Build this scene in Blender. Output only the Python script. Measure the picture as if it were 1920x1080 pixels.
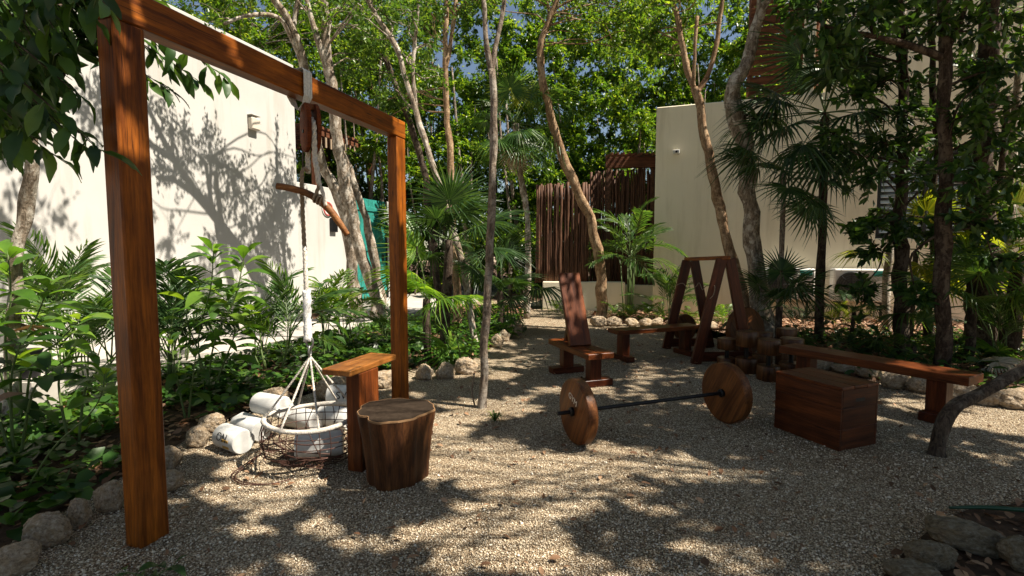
import bpy, bmesh, math, random
import numpy as np
from mathutils import Vector, Matrix, noise

for o in list(bpy.data.objects):
    bpy.data.objects.remove(o, do_unlink=True)
S = bpy.context.scene
C = S.collection
rnd = random.Random(11)

# ------------------------------------------------------------------ camera, sky, sun, exposure
EYE = 1.6
FOC = 920.0                                   # focal length in pixels of a 1920 wide frame
PITCH = math.atan(65.0 / FOC)
cd = bpy.data.cameras.new("camera")
cd.sensor_width = 36.0
cd.lens = FOC * 36.0 / 1920.0
cd.clip_start = 0.05
cd.clip_end = 2000
cam = bpy.data.objects.new("camera", cd)
C.objects.link(cam)
cam.location = (0, 0, EYE)
cam.rotation_euler = (math.pi / 2 - PITCH, 0, 0)
S.camera = cam

SUN_EL, SUN_AZ = 55.0, 108.0                  # azimuth clockwise from +Y
se, sa = math.radians(SUN_EL), math.radians(SUN_AZ)
SUNV = Vector((math.sin(sa) * math.cos(se), math.cos(sa) * math.cos(se), math.sin(se)))
w = bpy.data.worlds.new("World")
S.world = w
w.use_nodes = True
nt = w.node_tree
nt.nodes.clear()
sky = nt.nodes.new("ShaderNodeTexSky")
sky.sky_type = 'NISHITA'
sky.sun_disc = False
sky.sun_elevation = se
sky.sun_rotation = sa
sky.dust_density = 0.6
bg = nt.nodes.new("ShaderNodeBackground")
bg.inputs[1].default_value = 0.051
wo = nt.nodes.new("ShaderNodeOutputWorld")
nt.links.new(sky.outputs[0], bg.inputs[0])
nt.links.new(bg.outputs[0], wo.inputs[0])
ld = bpy.data.lights.new("sun", 'SUN')
ld.energy = 5.0
ld.angle = math.radians(0.5)
ld.color = (1.0, 0.96, 0.90)
sun = bpy.data.objects.new("sun", ld)
C.objects.link(sun)
sun.rotation_euler = (-SUNV).to_track_quat('-Z', 'Y').to_euler()
sun.location = SUNV * 40
S.view_settings.view_transform = 'Standard'
S.view_settings.look = 'None'
S.view_settings.exposure = 1.2
S.view_settings.use_white_balance = True
S.view_settings.white_balance_temperature = 7200
S.view_settings.gamma = 1.0
S.view_settings.use_curve_mapping = False
S.cycles.max_bounces = 8
S.cycles.diffuse_bounces = 4
S.cycles.glossy_bounces = 2
S.cycles.transmission_bounces = 4
S.cycles.sample_clamp_indirect = 4.0
S.cycles.caustics_reflective = False
S.cycles.caustics_refractive = False

# ------------------------------------------------------------------ measuring helpers
def ray(px, py):
    x = (px - 960) / FOC
    y = -(py - 540) / FOC
    return Vector((x, math.cos(PITCH) + y * math.sin(PITCH), -math.sin(PITCH) + y * math.cos(PITCH)))

def G(px, py, z=0.0):
    d = ray(px, py)
    t = (z - EYE) / d.z
    return Vector((d.x * t, d.y * t, z))

def P(px, py, Y):
    d = ray(px, py)
    t = Y / d.y
    return Vector((d.x * t, Y, EYE + d.z * t))

Z = Vector((0, 0, 1))
UU = Vector((0.314, 0.949, 0)).normalized()    # along the left wall and the timber frame
VV = Vector((UU.y, -UU.x, 0))                   # square to it, towards the right
AA = Vector((0.94, 0.34, 0)).normalized()      # across the gym furniture
BB = Vector((-AA.y, AA.x, 0))

def UV(u, v, z=0.0):
    return UU * u + VV * v + Z * z

def text_mesh(name, body, size, m, ay='CENTER'):
    cu = bpy.data.curves.new(name, 'FONT')
    cu.body, cu.size, cu.align_x, cu.align_y, cu.extrude = body, size, 'CENTER', ay, 0.001
    t_ = bpy.data.objects.new(name, cu)
    C.objects.link(t_)
    bpy.context.view_layer.update()
    me = bpy.data.meshes.new_from_object(t_)
    bpy.data.objects.remove(t_, do_unlink=True)
    me.materials.clear()
    me.materials.append(m)
    o = bpy.data.objects.new(name, me)
    C.objects.link(o)
    return o

def frame(o, xa, za=Z):
    xa = Vector(xa).normalized()
    ya = Vector(za).cross(xa)
    if ya.length < 1e-4:
        ya = Vector((0, 1, 0)).cross(xa)
    ya.normalize()
    zz = xa.cross(ya).normalized()
    m = Matrix((xa, ya, zz)).transposed().to_4x4()
    m.translation = o
    return m

# ------------------------------------------------------------------ materials
def mat(name):
    m = bpy.data.materials.new(name)
    m.use_nodes = True
    t = m.node_tree
    t.nodes.clear()
    out = t.nodes.new("ShaderNodeOutputMaterial")
    return m, t, out

def N(t, kind, **kw):
    n = t.nodes.new(kind)
    for k, v in kw.items():
        if k.startswith("i_"):
            n.inputs[int(k[2:]) if k[2:].isdigit() else k[2:]].default_value = v
        else:
            setattr(n, k, v)
    return n

def ramp(t, stops, src):
    r = t.nodes.new("ShaderNodeValToRGB")
    e = r.color_ramp.elements
    while len(e) < len(stops):
        e.new(0.5)
    for i, (p, c) in enumerate(stops):
        e[i].position = p
        e[i].color = (*c, 1) if len(c) == 3 else c
    t.links.new(src, r.inputs[0])
    return r.outputs[0]

def coords(t, scale=(1, 1, 1), jitter=True):
    tc = t.nodes.new("ShaderNodeTexCoord")
    mp = t.nodes.new("ShaderNodeMapping")
    mp.inputs['Scale'].default_value = scale
    src = tc.outputs['Object']
    if jitter:
        oi = t.nodes.new("ShaderNodeObjectInfo")
        mul = N(t, "ShaderNodeMath", operation='MULTIPLY', i_1=37.0)
        t.links.new(oi.outputs['Random'], mul.inputs[0])
        add = N(t, "ShaderNodeVectorMath", operation='ADD')
        t.links.new(src, add.inputs[0])
        t.links.new(mul.outputs[0], add.inputs[1])
        src = add.outputs[0]
    t.links.new(src, mp.inputs[0])
    return mp.outputs[0]

def noise_tex(t, vec, scale, detail=5, rough=0.55, dist=0.0):
    n = t.nodes.new("ShaderNodeTexNoise")
    n.inputs['Scale'].default_value = scale
    n.inputs['Detail'].default_value = detail
    n.inputs['Roughness'].default_value = rough
    n.inputs['Distortion'].default_value = dist
    if vec is not None:
        t.links.new(vec, n.inputs['Vector'])
    return n.outputs[0]

def mix(t, fac, a, b, kind='MIX'):
    m = t.nodes.new("ShaderNodeMix")
    m.data_type = 'RGBA'
    m.blend_type = kind
    for sock, val in ((m.inputs[0], fac), (m.inputs[6], a), (m.inputs[7], b)):
        if hasattr(val, "links"):
            t.links.new(val, sock)
        elif isinstance(val, (int, float)):
            sock.default_value = val
        else:
            sock.default_value = (*val, 1)
    return m.outputs[2]

def finish(t, out, col, rough=0.6, bump=None, bstr=0.3, bdist=0.01, spec=0.4, metal=0.0):
    b = t.nodes.new("ShaderNodeBsdfPrincipled")
    if hasattr(col, "links"):
        t.links.new(col, b.inputs['Base Color'])
    else:
        b.inputs['Base Color'].default_value = (*col, 1)
    if hasattr(rough, "links"):
        t.links.new(rough, b.inputs['Roughness'])
    else:
        b.inputs['Roughness'].default_value = rough
    b.inputs['Specular IOR Level'].default_value = spec
    b.inputs['Metallic'].default_value = metal
    if bump is not None:
        bp = t.nodes.new("ShaderNodeBump")
        bp.inputs['Strength'].default_value = bstr
        bp.inputs['Distance'].default_value = bdist
        t.links.new(bump, bp.inputs['Height'])
        t.links.new(bp.outputs[0], b.inputs['Normal'])
    t.links.new(b.outputs[0], out.inputs[0])
    return b

def wood(name, dark, light, rough=0.42, along='X', spec=0.22, grain=1.0):
    m, t, out = mat(name)
    sc = {'X': (1.0, 13, 13), 'Y': (13, 1.0, 13), 'Z': (13, 13, 1.0)}[along]
    v = coords(t, tuple(s * grain for s in sc))
    big = noise_tex(t, v, 1.0, 7, 0.6, 0.8)
    fine = noise_tex(t, v, 7.0, 4, 0.6)
    c1 = ramp(t, [(0.3, dark), (0.72, light)], big)
    c2 = ramp(t, [(0.36, (0.42, 0.4, 0.38)), (0.62, (1, 1, 1))], fine)
    col = mix(t, 0.75, c1, c2, 'MULTIPLY')
    v2 = coords(t, (3, 3, 3))
    stain = ramp(t, [(0.35, (0.55, 0.5, 0.48)), (0.6, (1, 1, 1))], noise_tex(t, v2, 1.2, 4))
    col = mix(t, 0.6, col, stain, 'MULTIPLY')
    oi = t.nodes.new("ShaderNodeObjectInfo")
    tone = ramp(t, [(0, (0.78, 0.74, 0.72)), (1, (1.1, 1.08, 1.05))], oi.outputs['Random'])
    col = mix(t, 1.0, col, tone, 'MULTIPLY')
    ck = noise_tex(t, coords(t, tuple(x * (0.45 if x < 2 else 2.0) for x in sc)), 1.0, 2, 0.5, 0.3)
    ckm = ramp(t, [(0.0, (1, 1, 1)), (0.488, (1, 1, 1)), (0.5, (0.12, 0.1, 0.08)), (0.512, (1, 1, 1))], ck)
    where = ramp(t, [(0.5, (0, 0, 0)), (0.6, (1, 1, 1))], noise_tex(t, coords(t, (2.1, 2.1, 2.1)), 1.7, 2))
    col = mix(t, where, col, mix(t, 1.0, col, ckm, 'MULTIPLY'))
    r = N(t, "ShaderNodeMapRange", i_3=rough - 0.12, i_4=rough + 0.2)
    t.links.new(fine, r.inputs[0])
    finish(t, out, col, r.outputs[0], fine, 0.35, 0.004, spec)
    return m

def leafmat(name, dark, mid, light, trans=0.35, rough=0.42, tcol=None):
    m, t, out = mat(name)
    ge = t.nodes.new("ShaderNodeNewGeometry")
    oi = t.nodes.new("ShaderNodeObjectInfo")
    a = N(t, "ShaderNodeMath", operation='ADD')
    t.links.new(ge.outputs['Random Per Island'], a.inputs[0])
    t.links.new(oi.outputs['Random'], a.inputs[1])
    fr = N(t, "ShaderNodeMath", operation='FRACT')
    t.links.new(a.outputs[0], fr.inputs[0])
    col = ramp(t, [(0.0, dark), (0.55, mid), (0.93, light), (1.0, tuple(min(1, x * 1.3) for x in light))], fr.outputs[0])
    vn = noise_tex(t, coords(t, (9, 9, 9), False), 1.0, 3)
    col = mix(t, 0.5, col, ramp(t, [(0.3, (0.6, 0.62, 0.6)), (0.7, (1.1, 1.1, 1.0))], vn), 'MULTIPLY')
    b = t.nodes.new("ShaderNodeBsdfPrincipled")
    t.links.new(col, b.inputs['Base Color'])
    b.inputs['Roughness'].default_value = rough
    b.inputs['Specular IOR Level'].default_value = 0.35
    tr = t.nodes.new("ShaderNodeBsdfTranslucent")
    tc = mix(t, 1.0, col, tcol or (2.2, 2.0, 0.9), 'MULTIPLY')
    t.links.new(tc, tr.inputs[0])
    ms = t.nodes.new("ShaderNodeMixShader")
    ms.inputs[0].default_value = trans
    t.links.new(b.outputs[0], ms.inputs[1])
    t.links.new(tr.outputs[0], ms.inputs[2])
    t.links.new(ms.outputs[0], out.inputs[0])
    return m

def bark(name, dark, light, scale=9.0, patch=(0.5, 0.5, 0.46)):
    m, t, out = mat(name)
    n1 = noise_tex(t, coords(t, (1, 1, 0.28)), scale * 3.2, 9, 0.72, 1.0)
    n2 = noise_tex(t, coords(t, (1, 1, 0.6)), scale * 0.8, 6, 0.7, 0.5)
    n3 = noise_tex(t, coords(t, (1, 1, 1.6)), scale * 1.7, 7, 0.72)
    col = ramp(t, [(0.36, dark), (0.5, tuple(x * 0.6 + y * 0.4 for x, y in zip(dark, light))), (0.62, light)], n1)
    col = mix(t, ramp(t, [(0.48, (0, 0, 0)), (0.6, (0.85, 0.85, 0.85))], n2), col, patch)
    col = mix(t, ramp(t, [(0.55, (0, 0, 0)), (0.66, (0.85, 0.85, 0.85))], n3), col, tuple(x * 0.9 for x in dark))
    h = mix(t, 0.5, n1, n3)
    finish(t, out, col, 0.88, h, 1.0, 0.03, 0.15)
    return m

def plain(name, col, rough=0.5, metal=0.0, spec=0.4, var=0.2, scale=6.0, bstr=0.15):
    m, t, out = mat(name)
    n = noise_tex(t, coords(t, (1, 1, 1)), scale, 6, 0.6)
    c = mix(t, var * 2, col, ramp(t, [(0.3, (0.55, 0.53, 0.5)), (0.7, (1.15, 1.15, 1.15))], n), 'MULTIPLY')
    finish(t, out, c, rough, n, bstr, 0.01, spec, metal)
    return m

def stucco(name, col):
    m, t, out = mat(name)
    v = coords(t, (1, 1, 1), False)
    n1 = noise_tex(t, v, 0.5, 5, 0.6)
    n2 = noise_tex(t, v, 30, 5, 0.7)
    n3 = noise_tex(t, coords(t, (2.5, 2.5, 0.25), False), 1.2, 5, 0.65)
    c = mix(t, 0.5, col, ramp(t, [(0.3, (0.84, 0.83, 0.8)), (0.65, (1.03, 1.03, 1.03))], n1), 'MULTIPLY')
    c = mix(t, 0.6, c, ramp(t, [(0.28, (0.72, 0.69, 0.62)), (0.5, (1, 1, 1))], n3), 'MULTIPLY')
    h = mix(t, 0.5, n1, n2)
    finish(t, out, c, 0.85, h, 0.25, 0.02, 0.2)
    return m

M = {}
M['frame_x'] = wood("amber_timber", (0.085, 0.019, 0.003), (0.45, 0.135, 0.014), 0.42)
M['red_wood'] = wood("dark_red_timber", (0.04, 0.009, 0.004), (0.16, 0.038, 0.011), 0.36)
M['bench_wood'] = wood("brown_timber", (0.055, 0.013, 0.004), (0.23, 0.062, 0.014), 0.38)
M['box_wood'] = wood("box_timber", (0.042, 0.011, 0.004), (0.17, 0.046, 0.012), 0.45)
M['seat_wood'] = wood("honey_timber", (0.22, 0.075, 0.018), (0.5, 0.21, 0.05), 0.35)
M['disc_wood'] = wood("disc_timber", (0.065, 0.02, 0.007), (0.27, 0.105, 0.032), 0.38, grain=0.8)
M['log_wood'] = wood("log_timber", (0.04, 0.014, 0.006), (0.19, 0.08, 0.028), 0.3, 'Z')
M['screen_wood'] = wood("screen_timber", (0.10, 0.035, 0.018), (0.27, 0.11, 0.055), 0.6)
M['pulley_wood'] = wood("pulley_timber", (0.10, 0.022, 0.007), (0.30, 0.075, 0.018), 0.7, spec=0.15)
M['stick'] = wood("peeled_stick", (0.16, 0.06, 0.02), (0.38, 0.17, 0.06), 0.5)
M['pole'] = wood("fence_pole", (0.045, 0.022, 0.013), (0.25, 0.125, 0.075), 0.6, 'Z')
M['stump'] = wood("stump_wood", (0.028, 0.010, 0.005), (0.20, 0.078, 0.025), 0.6, 'Z', grain=1.3)
M['stump_top'] = plain("stump_top", (0.035, 0.025, 0.018), 0.95, var=0.45, scale=22, spec=0.05)
M['sapwood'] = plain("sapwood", (0.20, 0.11, 0.05), 0.7, var=0.3, scale=14)
M['rope'] = plain("pale_rope", (0.62, 0.57, 0.5), 0.9, var=0.35, scale=60, bstr=0.8)
M['rope_dark'] = plain("worn_rope", (0.30, 0.22, 0.15), 0.9, var=0.35, scale=60, bstr=0.8)
M['webbing'] = plain("white_webbing", (0.72, 0.72, 0.7), 0.8, var=0.3, scale=70, bstr=0.6)
M['wire'] = plain("rusty_wire", (0.075, 0.032, 0.022), 0.7, 0.3, var=0.4, scale=40)
M['steel'] = plain("dull_steel", (0.28, 0.28, 0.27), 0.4, 0.9, var=0.3, scale=40)
M['black'] = plain("black_metal", (0.014, 0.014, 0.016), 0.38, 0.5, var=0.3, scale=20)
M['plaster'] = plain("white_cast_block", (0.56, 0.56, 0.54), 0.62, var=0.25, scale=9)
M['ink'] = plain("dark_print", (0.02, 0.02, 0.02), 0.7)
M['whiteink'] = plain("white_print", (0.7, 0.66, 0.6), 0.7)
M['yellow'] = plain("ochre_patch", (0.45, 0.26, 0.05), 0.7)
M['white_wall'] = stucco("white_stucco", (0.45, 0.44, 0.42))
M['cream_wall'] = stucco("cream_stucco", (0.82, 0.745, 0.575))
M['teal'] = wood("teal_paint", (0.02, 0.25, 0.22), (0.045, 0.42, 0.37), 0.45, 'Z')
M['iron'] = plain("dark_iron", (0.03, 0.03, 0.03), 0.5, 0.6)
M['concrete'] = plain("pale_concrete", (0.42, 0.39, 0.35), 0.85, var=0.25, scale=3)
M['rock'] = None
M['ac_white'] = plain("appliance_white", (0.62, 0.61, 0.57), 0.5, var=0.1)
M['ac_grille'] = plain("grille_grey", (0.07, 0.07, 0.065), 0.5)
M['ac_label'] = plain("green_label", (0.03, 0.33, 0.27), 0.5)
M['glass'] = plain("window_glass", (0.03, 0.035, 0.035), 0.08, spec=0.6, var=0.05, bstr=0)
M['blind'] = plain("pale_louvre", (0.7, 0.75, 0.73), 0.4)
M['beige'] = plain("beige_lamp", (0.55, 0.5, 0.42), 0.6)
M['pinkred'] = plain("red_print", (0.62, 0.12, 0.12), 0.6)
M['hose'] = plain("green_hose", (0.012, 0.06, 0.03), 0.35)

def rockmat(name="limestone", k=(1, 1, 1)):
    m, t, out = mat(name)
    v = coords(t, (1, 1, 1))
    n1 = noise_tex(t, v, 5, 8, 0.7, 0.4)
    n2 = noise_tex(t, v, 2.2, 4, 0.6)
    vo = t.nodes.new("ShaderNodeTexVoronoi")
    vo.inputs['Scale'].default_value = 28
    t.links.new(v, vo.inputs['Vector'])
    c = ramp(t, [(0.32, (0.12, 0.085, 0.055)), (0.5, (0.36, 0.28, 0.195)), (0.68, (0.58, 0.50, 0.40))], n1)
    c = mix(t, ramp(t, [(0.45, (0, 0, 0)), (0.65, (0.7, 0.7, 0.7))], n2), c, (0.36, 0.25, 0.14))
    c = mix(t, 0.5, c, ramp(t, [(0.05, (0.25, 0.23, 0.2)), (0.3, (1, 1, 1))], vo.outputs['Distance']), 'MULTIPLY')
    c = mix(t, 1.0, c, k, 'MULTIPLY')
    finish(t, out, c, 0.85, n1, 0.9, 0.03, 0.25)
    return m
M['rock'] = rockmat()
M['grey_rock'] = rockmat("grey_limestone", (0.5, 0.53, 0.52))

def gravelmat(name, base_a, base_b, gap, scale=118.0):
    m, t, out = mat(name)
    tc = t.nodes.new("ShaderNodeTexCoord")
    v = tc.outputs['Object']
    vo = t.nodes.new("ShaderNodeTexVoronoi")
    vo.inputs['Scale'].default_value = scale
    t.links.new(v, vo.inputs['Vector'])
    v2 = t.nodes.new("ShaderNodeTexVoronoi")
    v2.inputs['Scale'].default_value = scale * 0.42
    t.links.new(v, v2.inputs['Vector'])
    sep = t.nodes.new("ShaderNodeSeparateColor")
    t.links.new(vo.outputs['Color'], sep.inputs[0])
    c = ramp(t, [(0.0, tuple(x * 0.55 for x in base_a)), (0.35, base_a), (0.75, base_b), (1.0, tuple(min(0.8, x * 1.25) for x in base_b))], sep.outputs[0])
    c = mix(t, ramp(t, [(0.32, (0, 0, 0)), (0.75, (0.85, 0.85, 0.85))], vo.outputs['Distance']), c, gap)
    sep2 = t.nodes.new("ShaderNodeSeparateColor")
    t.links.new(v2.outputs['Color'], sep2.inputs[0])
    c = mix(t, 0.35, c, ramp(t, [(0.1, (0.6, 0.56, 0.5)), (0.8, (1.1, 1.1, 1.1))], sep2.outputs[1]), 'MULTIPLY')
    big = noise_tex(t, v, 0.9, 5, 0.6)
    c = mix(t, 0.6, c, ramp(t, [(0.32, (0.56, 0.46, 0.36)), (0.58, (1.05, 1.05, 1.05))], big), 'MULTIPLY')
    inv = N(t, "ShaderNodeMath", operation='SUBTRACT', i_0=1.0)
    t.links.new(vo.outputs['Distance'], inv.inputs[1])
    und = noise_tex(t, v, 4.5, 3, 0.5)
    hm = N(t, "ShaderNodeMath", operation='MULTIPLY_ADD', i_1=5.0)
    t.links.new(und, hm.inputs[0])
    t.links.new(inv.outputs[0], hm.inputs[2])
    finish(t, out, c, 0.9, hm.outputs[0], 1.0, 0.012, 0.2)
    return m
M['gravel'] = gravelmat("tan_gravel", (0.40, 0.30, 0.195), (0.67, 0.575, 0.43), (0.08, 0.05, 0.027))

def soilmat():
    m, t, out = mat("dark_soil")
    v = coords(t, (1, 1, 1), False)
    n1 = noise_tex(t, v, 9, 8, 0.7)
    vo = t.nodes.new("ShaderNodeTexVoronoi")
    vo.inputs['Scale'].default_value = 26
    t.links.new(v, vo.inputs['Vector'])
    c = ramp(t, [(0.3, (0.022, 0.013, 0.008)), (0.55, (0.075, 0.045, 0.027)), (0.75, (0.2, 0.115, 0.07))], n1)
    finish(t, out, c, 0.9, n1, 0.9, 0.03, 0.2)
    return m
M['soil'] = soilmat()

def littersoil():
    m, t, out = mat("leaf_litter_soil")
    v = coords(t, (1, 1, 1), False)
    vo = t.nodes.new("ShaderNodeTexVoronoi")
    vo.inputs['Scale'].default_value = 14
    t.links.new(v, vo.inputs['Vector'])
    sep = t.nodes.new("ShaderNodeSeparateColor")
    t.links.new(vo.outputs['Color'], sep.inputs[0])
    c = ramp(t, [(0.0, (0.07, 0.04, 0.025)), (0.4, (0.26, 0.15, 0.10)), (0.8, (0.45, 0.31, 0.22)), (1.0, (0.55, 0.42, 0.3))], sep.outputs[0])
    c = mix(t, 0.7, c, ramp(t, [(0.3, (0.5, 0.45, 0.4)), (0.65, (1.1, 1.1, 1.1))], noise_tex(t, v, 4, 6, 0.7)), 'MULTIPLY')
    finish(t, out, c, 0.9, vo.outputs['Distance'], 0.8, 0.03, 0.2)
    return m
M['litter_soil'] = littersoil()

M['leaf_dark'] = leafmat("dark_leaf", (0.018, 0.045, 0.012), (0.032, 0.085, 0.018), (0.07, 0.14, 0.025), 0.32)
M['leaf_mid'] = leafmat("mid_leaf", (0.028, 0.07, 0.014), (0.055, 0.125, 0.02), (0.12, 0.19, 0.03), 0.42)
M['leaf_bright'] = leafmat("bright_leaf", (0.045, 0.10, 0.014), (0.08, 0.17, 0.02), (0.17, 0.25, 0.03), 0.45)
M['leaf_wood'] = leafmat("woodland_leaf", (0.035, 0.085, 0.012), (0.065, 0.145, 0.018), (0.17, 0.24, 0.03), 0.55, 0.3)
M['leaf_shrub'] = leafmat("shrub_leaf", (0.045, 0.115, 0.016), (0.08, 0.185, 0.026), (0.16, 0.27, 0.035), 0.45, 0.36)
M['palm_dark'] = leafmat("dark_palm", (0.016, 0.04, 0.014), (0.028, 0.07, 0.02), (0.05, 0.10, 0.03), 0.25, 0.4)
M['palm_mid'] = leafmat("green_palm", (0.03, 0.075, 0.018), (0.05, 0.12, 0.025), (0.10, 0.17, 0.04), 0.38, 0.38)
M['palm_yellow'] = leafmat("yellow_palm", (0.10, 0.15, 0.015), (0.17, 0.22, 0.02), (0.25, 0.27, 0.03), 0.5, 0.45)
M['cover'] = leafmat("cover_leaf", (0.02, 0.055, 0.012), (0.04, 0.11, 0.02), (0.09, 0.18, 0.03), 0.35, 0.36)
M['dry_leaf'] = leafmat("dry_leaf", (0.09, 0.045, 0.022), (0.24, 0.12, 0.065), (0.42, 0.26, 0.16), 0.15, 0.7, (1, 0.8, 0.6))
M['dry_palm'] = leafmat("dry_palm_blade", (0.42, 0.33, 0.24), (0.55, 0.45, 0.34), (0.62, 0.54, 0.44), 0.15, 0.7, (1, 0.9, 0.7))
M['stem'] = plain("green_stem", (0.09, 0.14, 0.04), 0.6)
M['petiole'] = plain("petiole_green", (0.08, 0.13, 0.03), 0.5)
M['bark_pale'] = bark("pale_bark", (0.09, 0.065, 0.045), (0.36, 0.29, 0.22), 9, (0.55, 0.5, 0.43))
M['bark_tan'] = bark("tan_bark", (0.12, 0.07, 0.04), (0.36, 0.23, 0.13), 10, (0.45, 0.32, 0.2))
M['bark_grey'] = bark("grey_bark", (0.06, 0.045, 0.035), (0.27, 0.21, 0.16), 11, (0.36, 0.32, 0.27))
M['bark_mid'] = bark("brown_grey_bark", (0.03, 0.021, 0.015), (0.14, 0.10, 0.072), 11, (0.2, 0.165, 0.13))
M['bark_dark'] = bark("dark_bark", (0.018, 0.012, 0.009), (0.075, 0.05, 0.036), 11, (0.13, 0.10, 0.075))

# ------------------------------------------------------------------ mesh helpers
def link(name, me, parent=None, mx=None):
    o = bpy.data.objects.new(name, me)
    C.objects.link(o)
    if parent is not None:
        o.parent = parent
    if mx is not None:
        o.matrix_local = mx
    return o

def tag(o, label=None, cat=None, group=None, kind=None):
    if label:
        o['label'] = label
    if cat:
        o['category'] = cat
    if group:
        o['group'] = group
    if kind:
        o['kind'] = kind
    return o

def thing(name, label, cat, loc=(0, 0, 0), group=None, mx=None):
    o = bpy.data.objects.new(name, None)
    o.empty_display_size = 0.1
    C.objects.link(o)
    if mx is not None:
        o.matrix_world = mx
    else:
        o.location = loc
    return tag(o, label, cat, group)

class MB:
    def __init__(self):
        self.v, self.f, self.m = [], [], []

    def add(self, vs, fs, mi=0):
        n = len(self.v)
        self.v += [tuple(p) for p in vs]
        self.f += [tuple(i + n for i in q) for q in fs]
        self.m += [mi] * len(fs)

    def tube(self, pts, rad, seg=8, cap=True, mi=0, wob=0.0):
        pts = [Vector(p) for p in pts]
        if not isinstance(rad, (list, tuple)):
            rad = [rad] * len(pts)
        vs, fs = [], []
        prev = None
        for i, p in enumerate(pts):
            a = pts[max(0, i - 1)]
            b = pts[min(len(pts) - 1, i + 1)]
            d = (b - a)
            d = d.normalized() if d.length > 1e-9 else Vector((0, 0, 1))
            if prev is None:
                h = Vector((1, 0, 0)) if abs(d.x) < 0.9 else Vector((0, 1, 0))
                s = (h - d * h.dot(d)).normalized()
            else:
                s = (prev - d * prev.dot(d))
                s = s.normalized() if s.length > 1e-6 else prev
            prev = s
            q = d.cross(s)
            for k in range(seg):
                an = 2 * math.pi * k / seg
                r = rad[i] * (1 + (wob * (noise.noise(p * 3.1 + Vector((k * 1.7, 0, 0)))) if wob else 0))
                vs.append(p + (s * math.cos(an) + q * math.sin(an)) * r)
        n = len(pts)
        for i in range(n - 1):
            for k in range(seg):
                a0 = i * seg + k
                a1 = i * seg + (k + 1) % seg
                fs.append((a0, a1, a1 + seg, a0 + seg))
        if cap:
            fs.append(tuple(reversed(range(seg))))
            fs.append(tuple(range((n - 1) * seg, n * seg)))
        self.add(vs, fs, mi)

    def box(self, c, sx, sy, sz, bev=0.004, mx=None, mi=0, jit=0.0):
        c = Vector(c)
        h = Vector((sx / 2, sy / 2, sz / 2))
        b = min(bev, h.x * 0.45, h.y * 0.45, h.z * 0.45)
        vs, idx = [], {}
        for X in (-1, 1):
            for Y in (-1, 1):
                for Zs in (-1, 1):
                    jx = Vector((rnd.uniform(-jit, jit), rnd.uniform(-jit, jit), rnd.uniform(-jit, jit)))
                    for ax in range(3):
                        q = Vector((X * (h.x - b), Y * (h.y - b), Zs * (h.z - b)))
                        q[ax] = (X, Y, Zs)[ax] * h[ax]
                        idx[(X, Y, Zs, ax)] = len(vs)
                        vs.append(q + c + jx)
        fs = []
        for ax in range(3):
            for s in (-1, 1):
                o1, o2 = [i for i in range(3) if i != ax]
                quad = []
                for (p, q) in ((-1, -1), (1, -1), (1, 1), (-1, 1)):
                    k = [0, 0, 0]
                    k[ax] = s
                    k[o1] = p
                    k[o2] = q
                    quad.append(idx[(k[0], k[1], k[2], ax)])
                flip = (s > 0) == (ax == 1)
                fs.append(tuple(reversed(quad)) if flip else tuple(quad))
        for ax in range(3):
            o1, o2 = [i for i in range(3) if i != ax]
            for p in (-1, 1):
                for q in (-1, 1):
                    def kk(t, a):
                        k = [0, 0, 0]
                        k[ax] = t
                        k[o1] = p
                        k[o2] = q
                        return idx[(k[0], k[1], k[2], a)]
                    fs.append((kk(-1, o1), kk(1, o1), kk(1, o2), kk(-1, o2)))
        for X in (-1, 1):
            for Y in (-1, 1):
                for Zs in (-1, 1):
                    fs.append((idx[(X, Y, Zs, 0)], idx[(X, Y, Zs, 1)], idx[(X, Y, Zs, 2)]))
        if mx is not None:
            vs = [mx @ v for v in vs]
        self.add(vs, fs, mi)

    def lathe(self, prof, seg=24, mi=0, axis='Z', mod=None):
        vs, fs = [], []
        for (r, z) in prof:
            for k in range(seg):
                a = 2 * math.pi * k / seg
                rr = r * (mod(a, z) if mod else 1)
                if axis == 'Z':
                    vs.append((rr * math.cos(a), rr * math.sin(a), z))
                else:
                    vs.append((z, rr * math.cos(a), rr * math.sin(a)))
        for i in range(len(prof) - 1):
            for k in range(seg):
                a0, a1 = i * seg + k, i * seg + (k + 1) % seg
                fs.append((a0, a1, a1 + seg, a0 + seg))
        fs.append(tuple(reversed(range(seg))))
        n = len(prof)
        fs.append(tuple(range((n - 1) * seg, n * seg)))
        self.add(vs, fs, mi)

    def mesh(self, name, mats, smooth=False):
        me = bpy.data.meshes.new(name)
        me.from_pydata(self.v, [], self.f)
        for m in (mats if isinstance(mats, (list, tuple)) else [mats]):
            me.materials.append(m)
        if len(set(self.m)) > 1:
            me.polygons.foreach_set('material_index', self.m)
        bm = bmesh.new()
        bm.from_mesh(me)
        bmesh.ops.recalc_face_normals(bm, faces=bm.faces)
        bm.to_mesh(me)
        bm.free()
        if smooth:
            me.polygons.foreach_set('use_smooth', [True] * len(me.polygons))
            if smooth != 'all':
                try:
                    me.set_sharp_from_angle(angle=math.radians(40))
                except Exception:
                    pass
        me.update()
        return me

    def build(self, name, mats, parent=None, mx=None, smooth=False):
        return link(name, self.mesh(name, mats, smooth), parent, mx)

def plank(name, m, parent, o, xa, L, W, T, za=Z, bev=0.006, jit=0.002):
    """A board: centre o, long axis xa, thickness along za, its own local frame so the grain runs along it."""
    b = MB()
    b.box((0, 0, 0), L, W, T, bev, jit=jit)
    mx = frame(Vector(o), xa, za)
    ob = link(name, b.mesh(name, m), parent)
    ob.matrix_local = mx
    return ob

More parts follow.
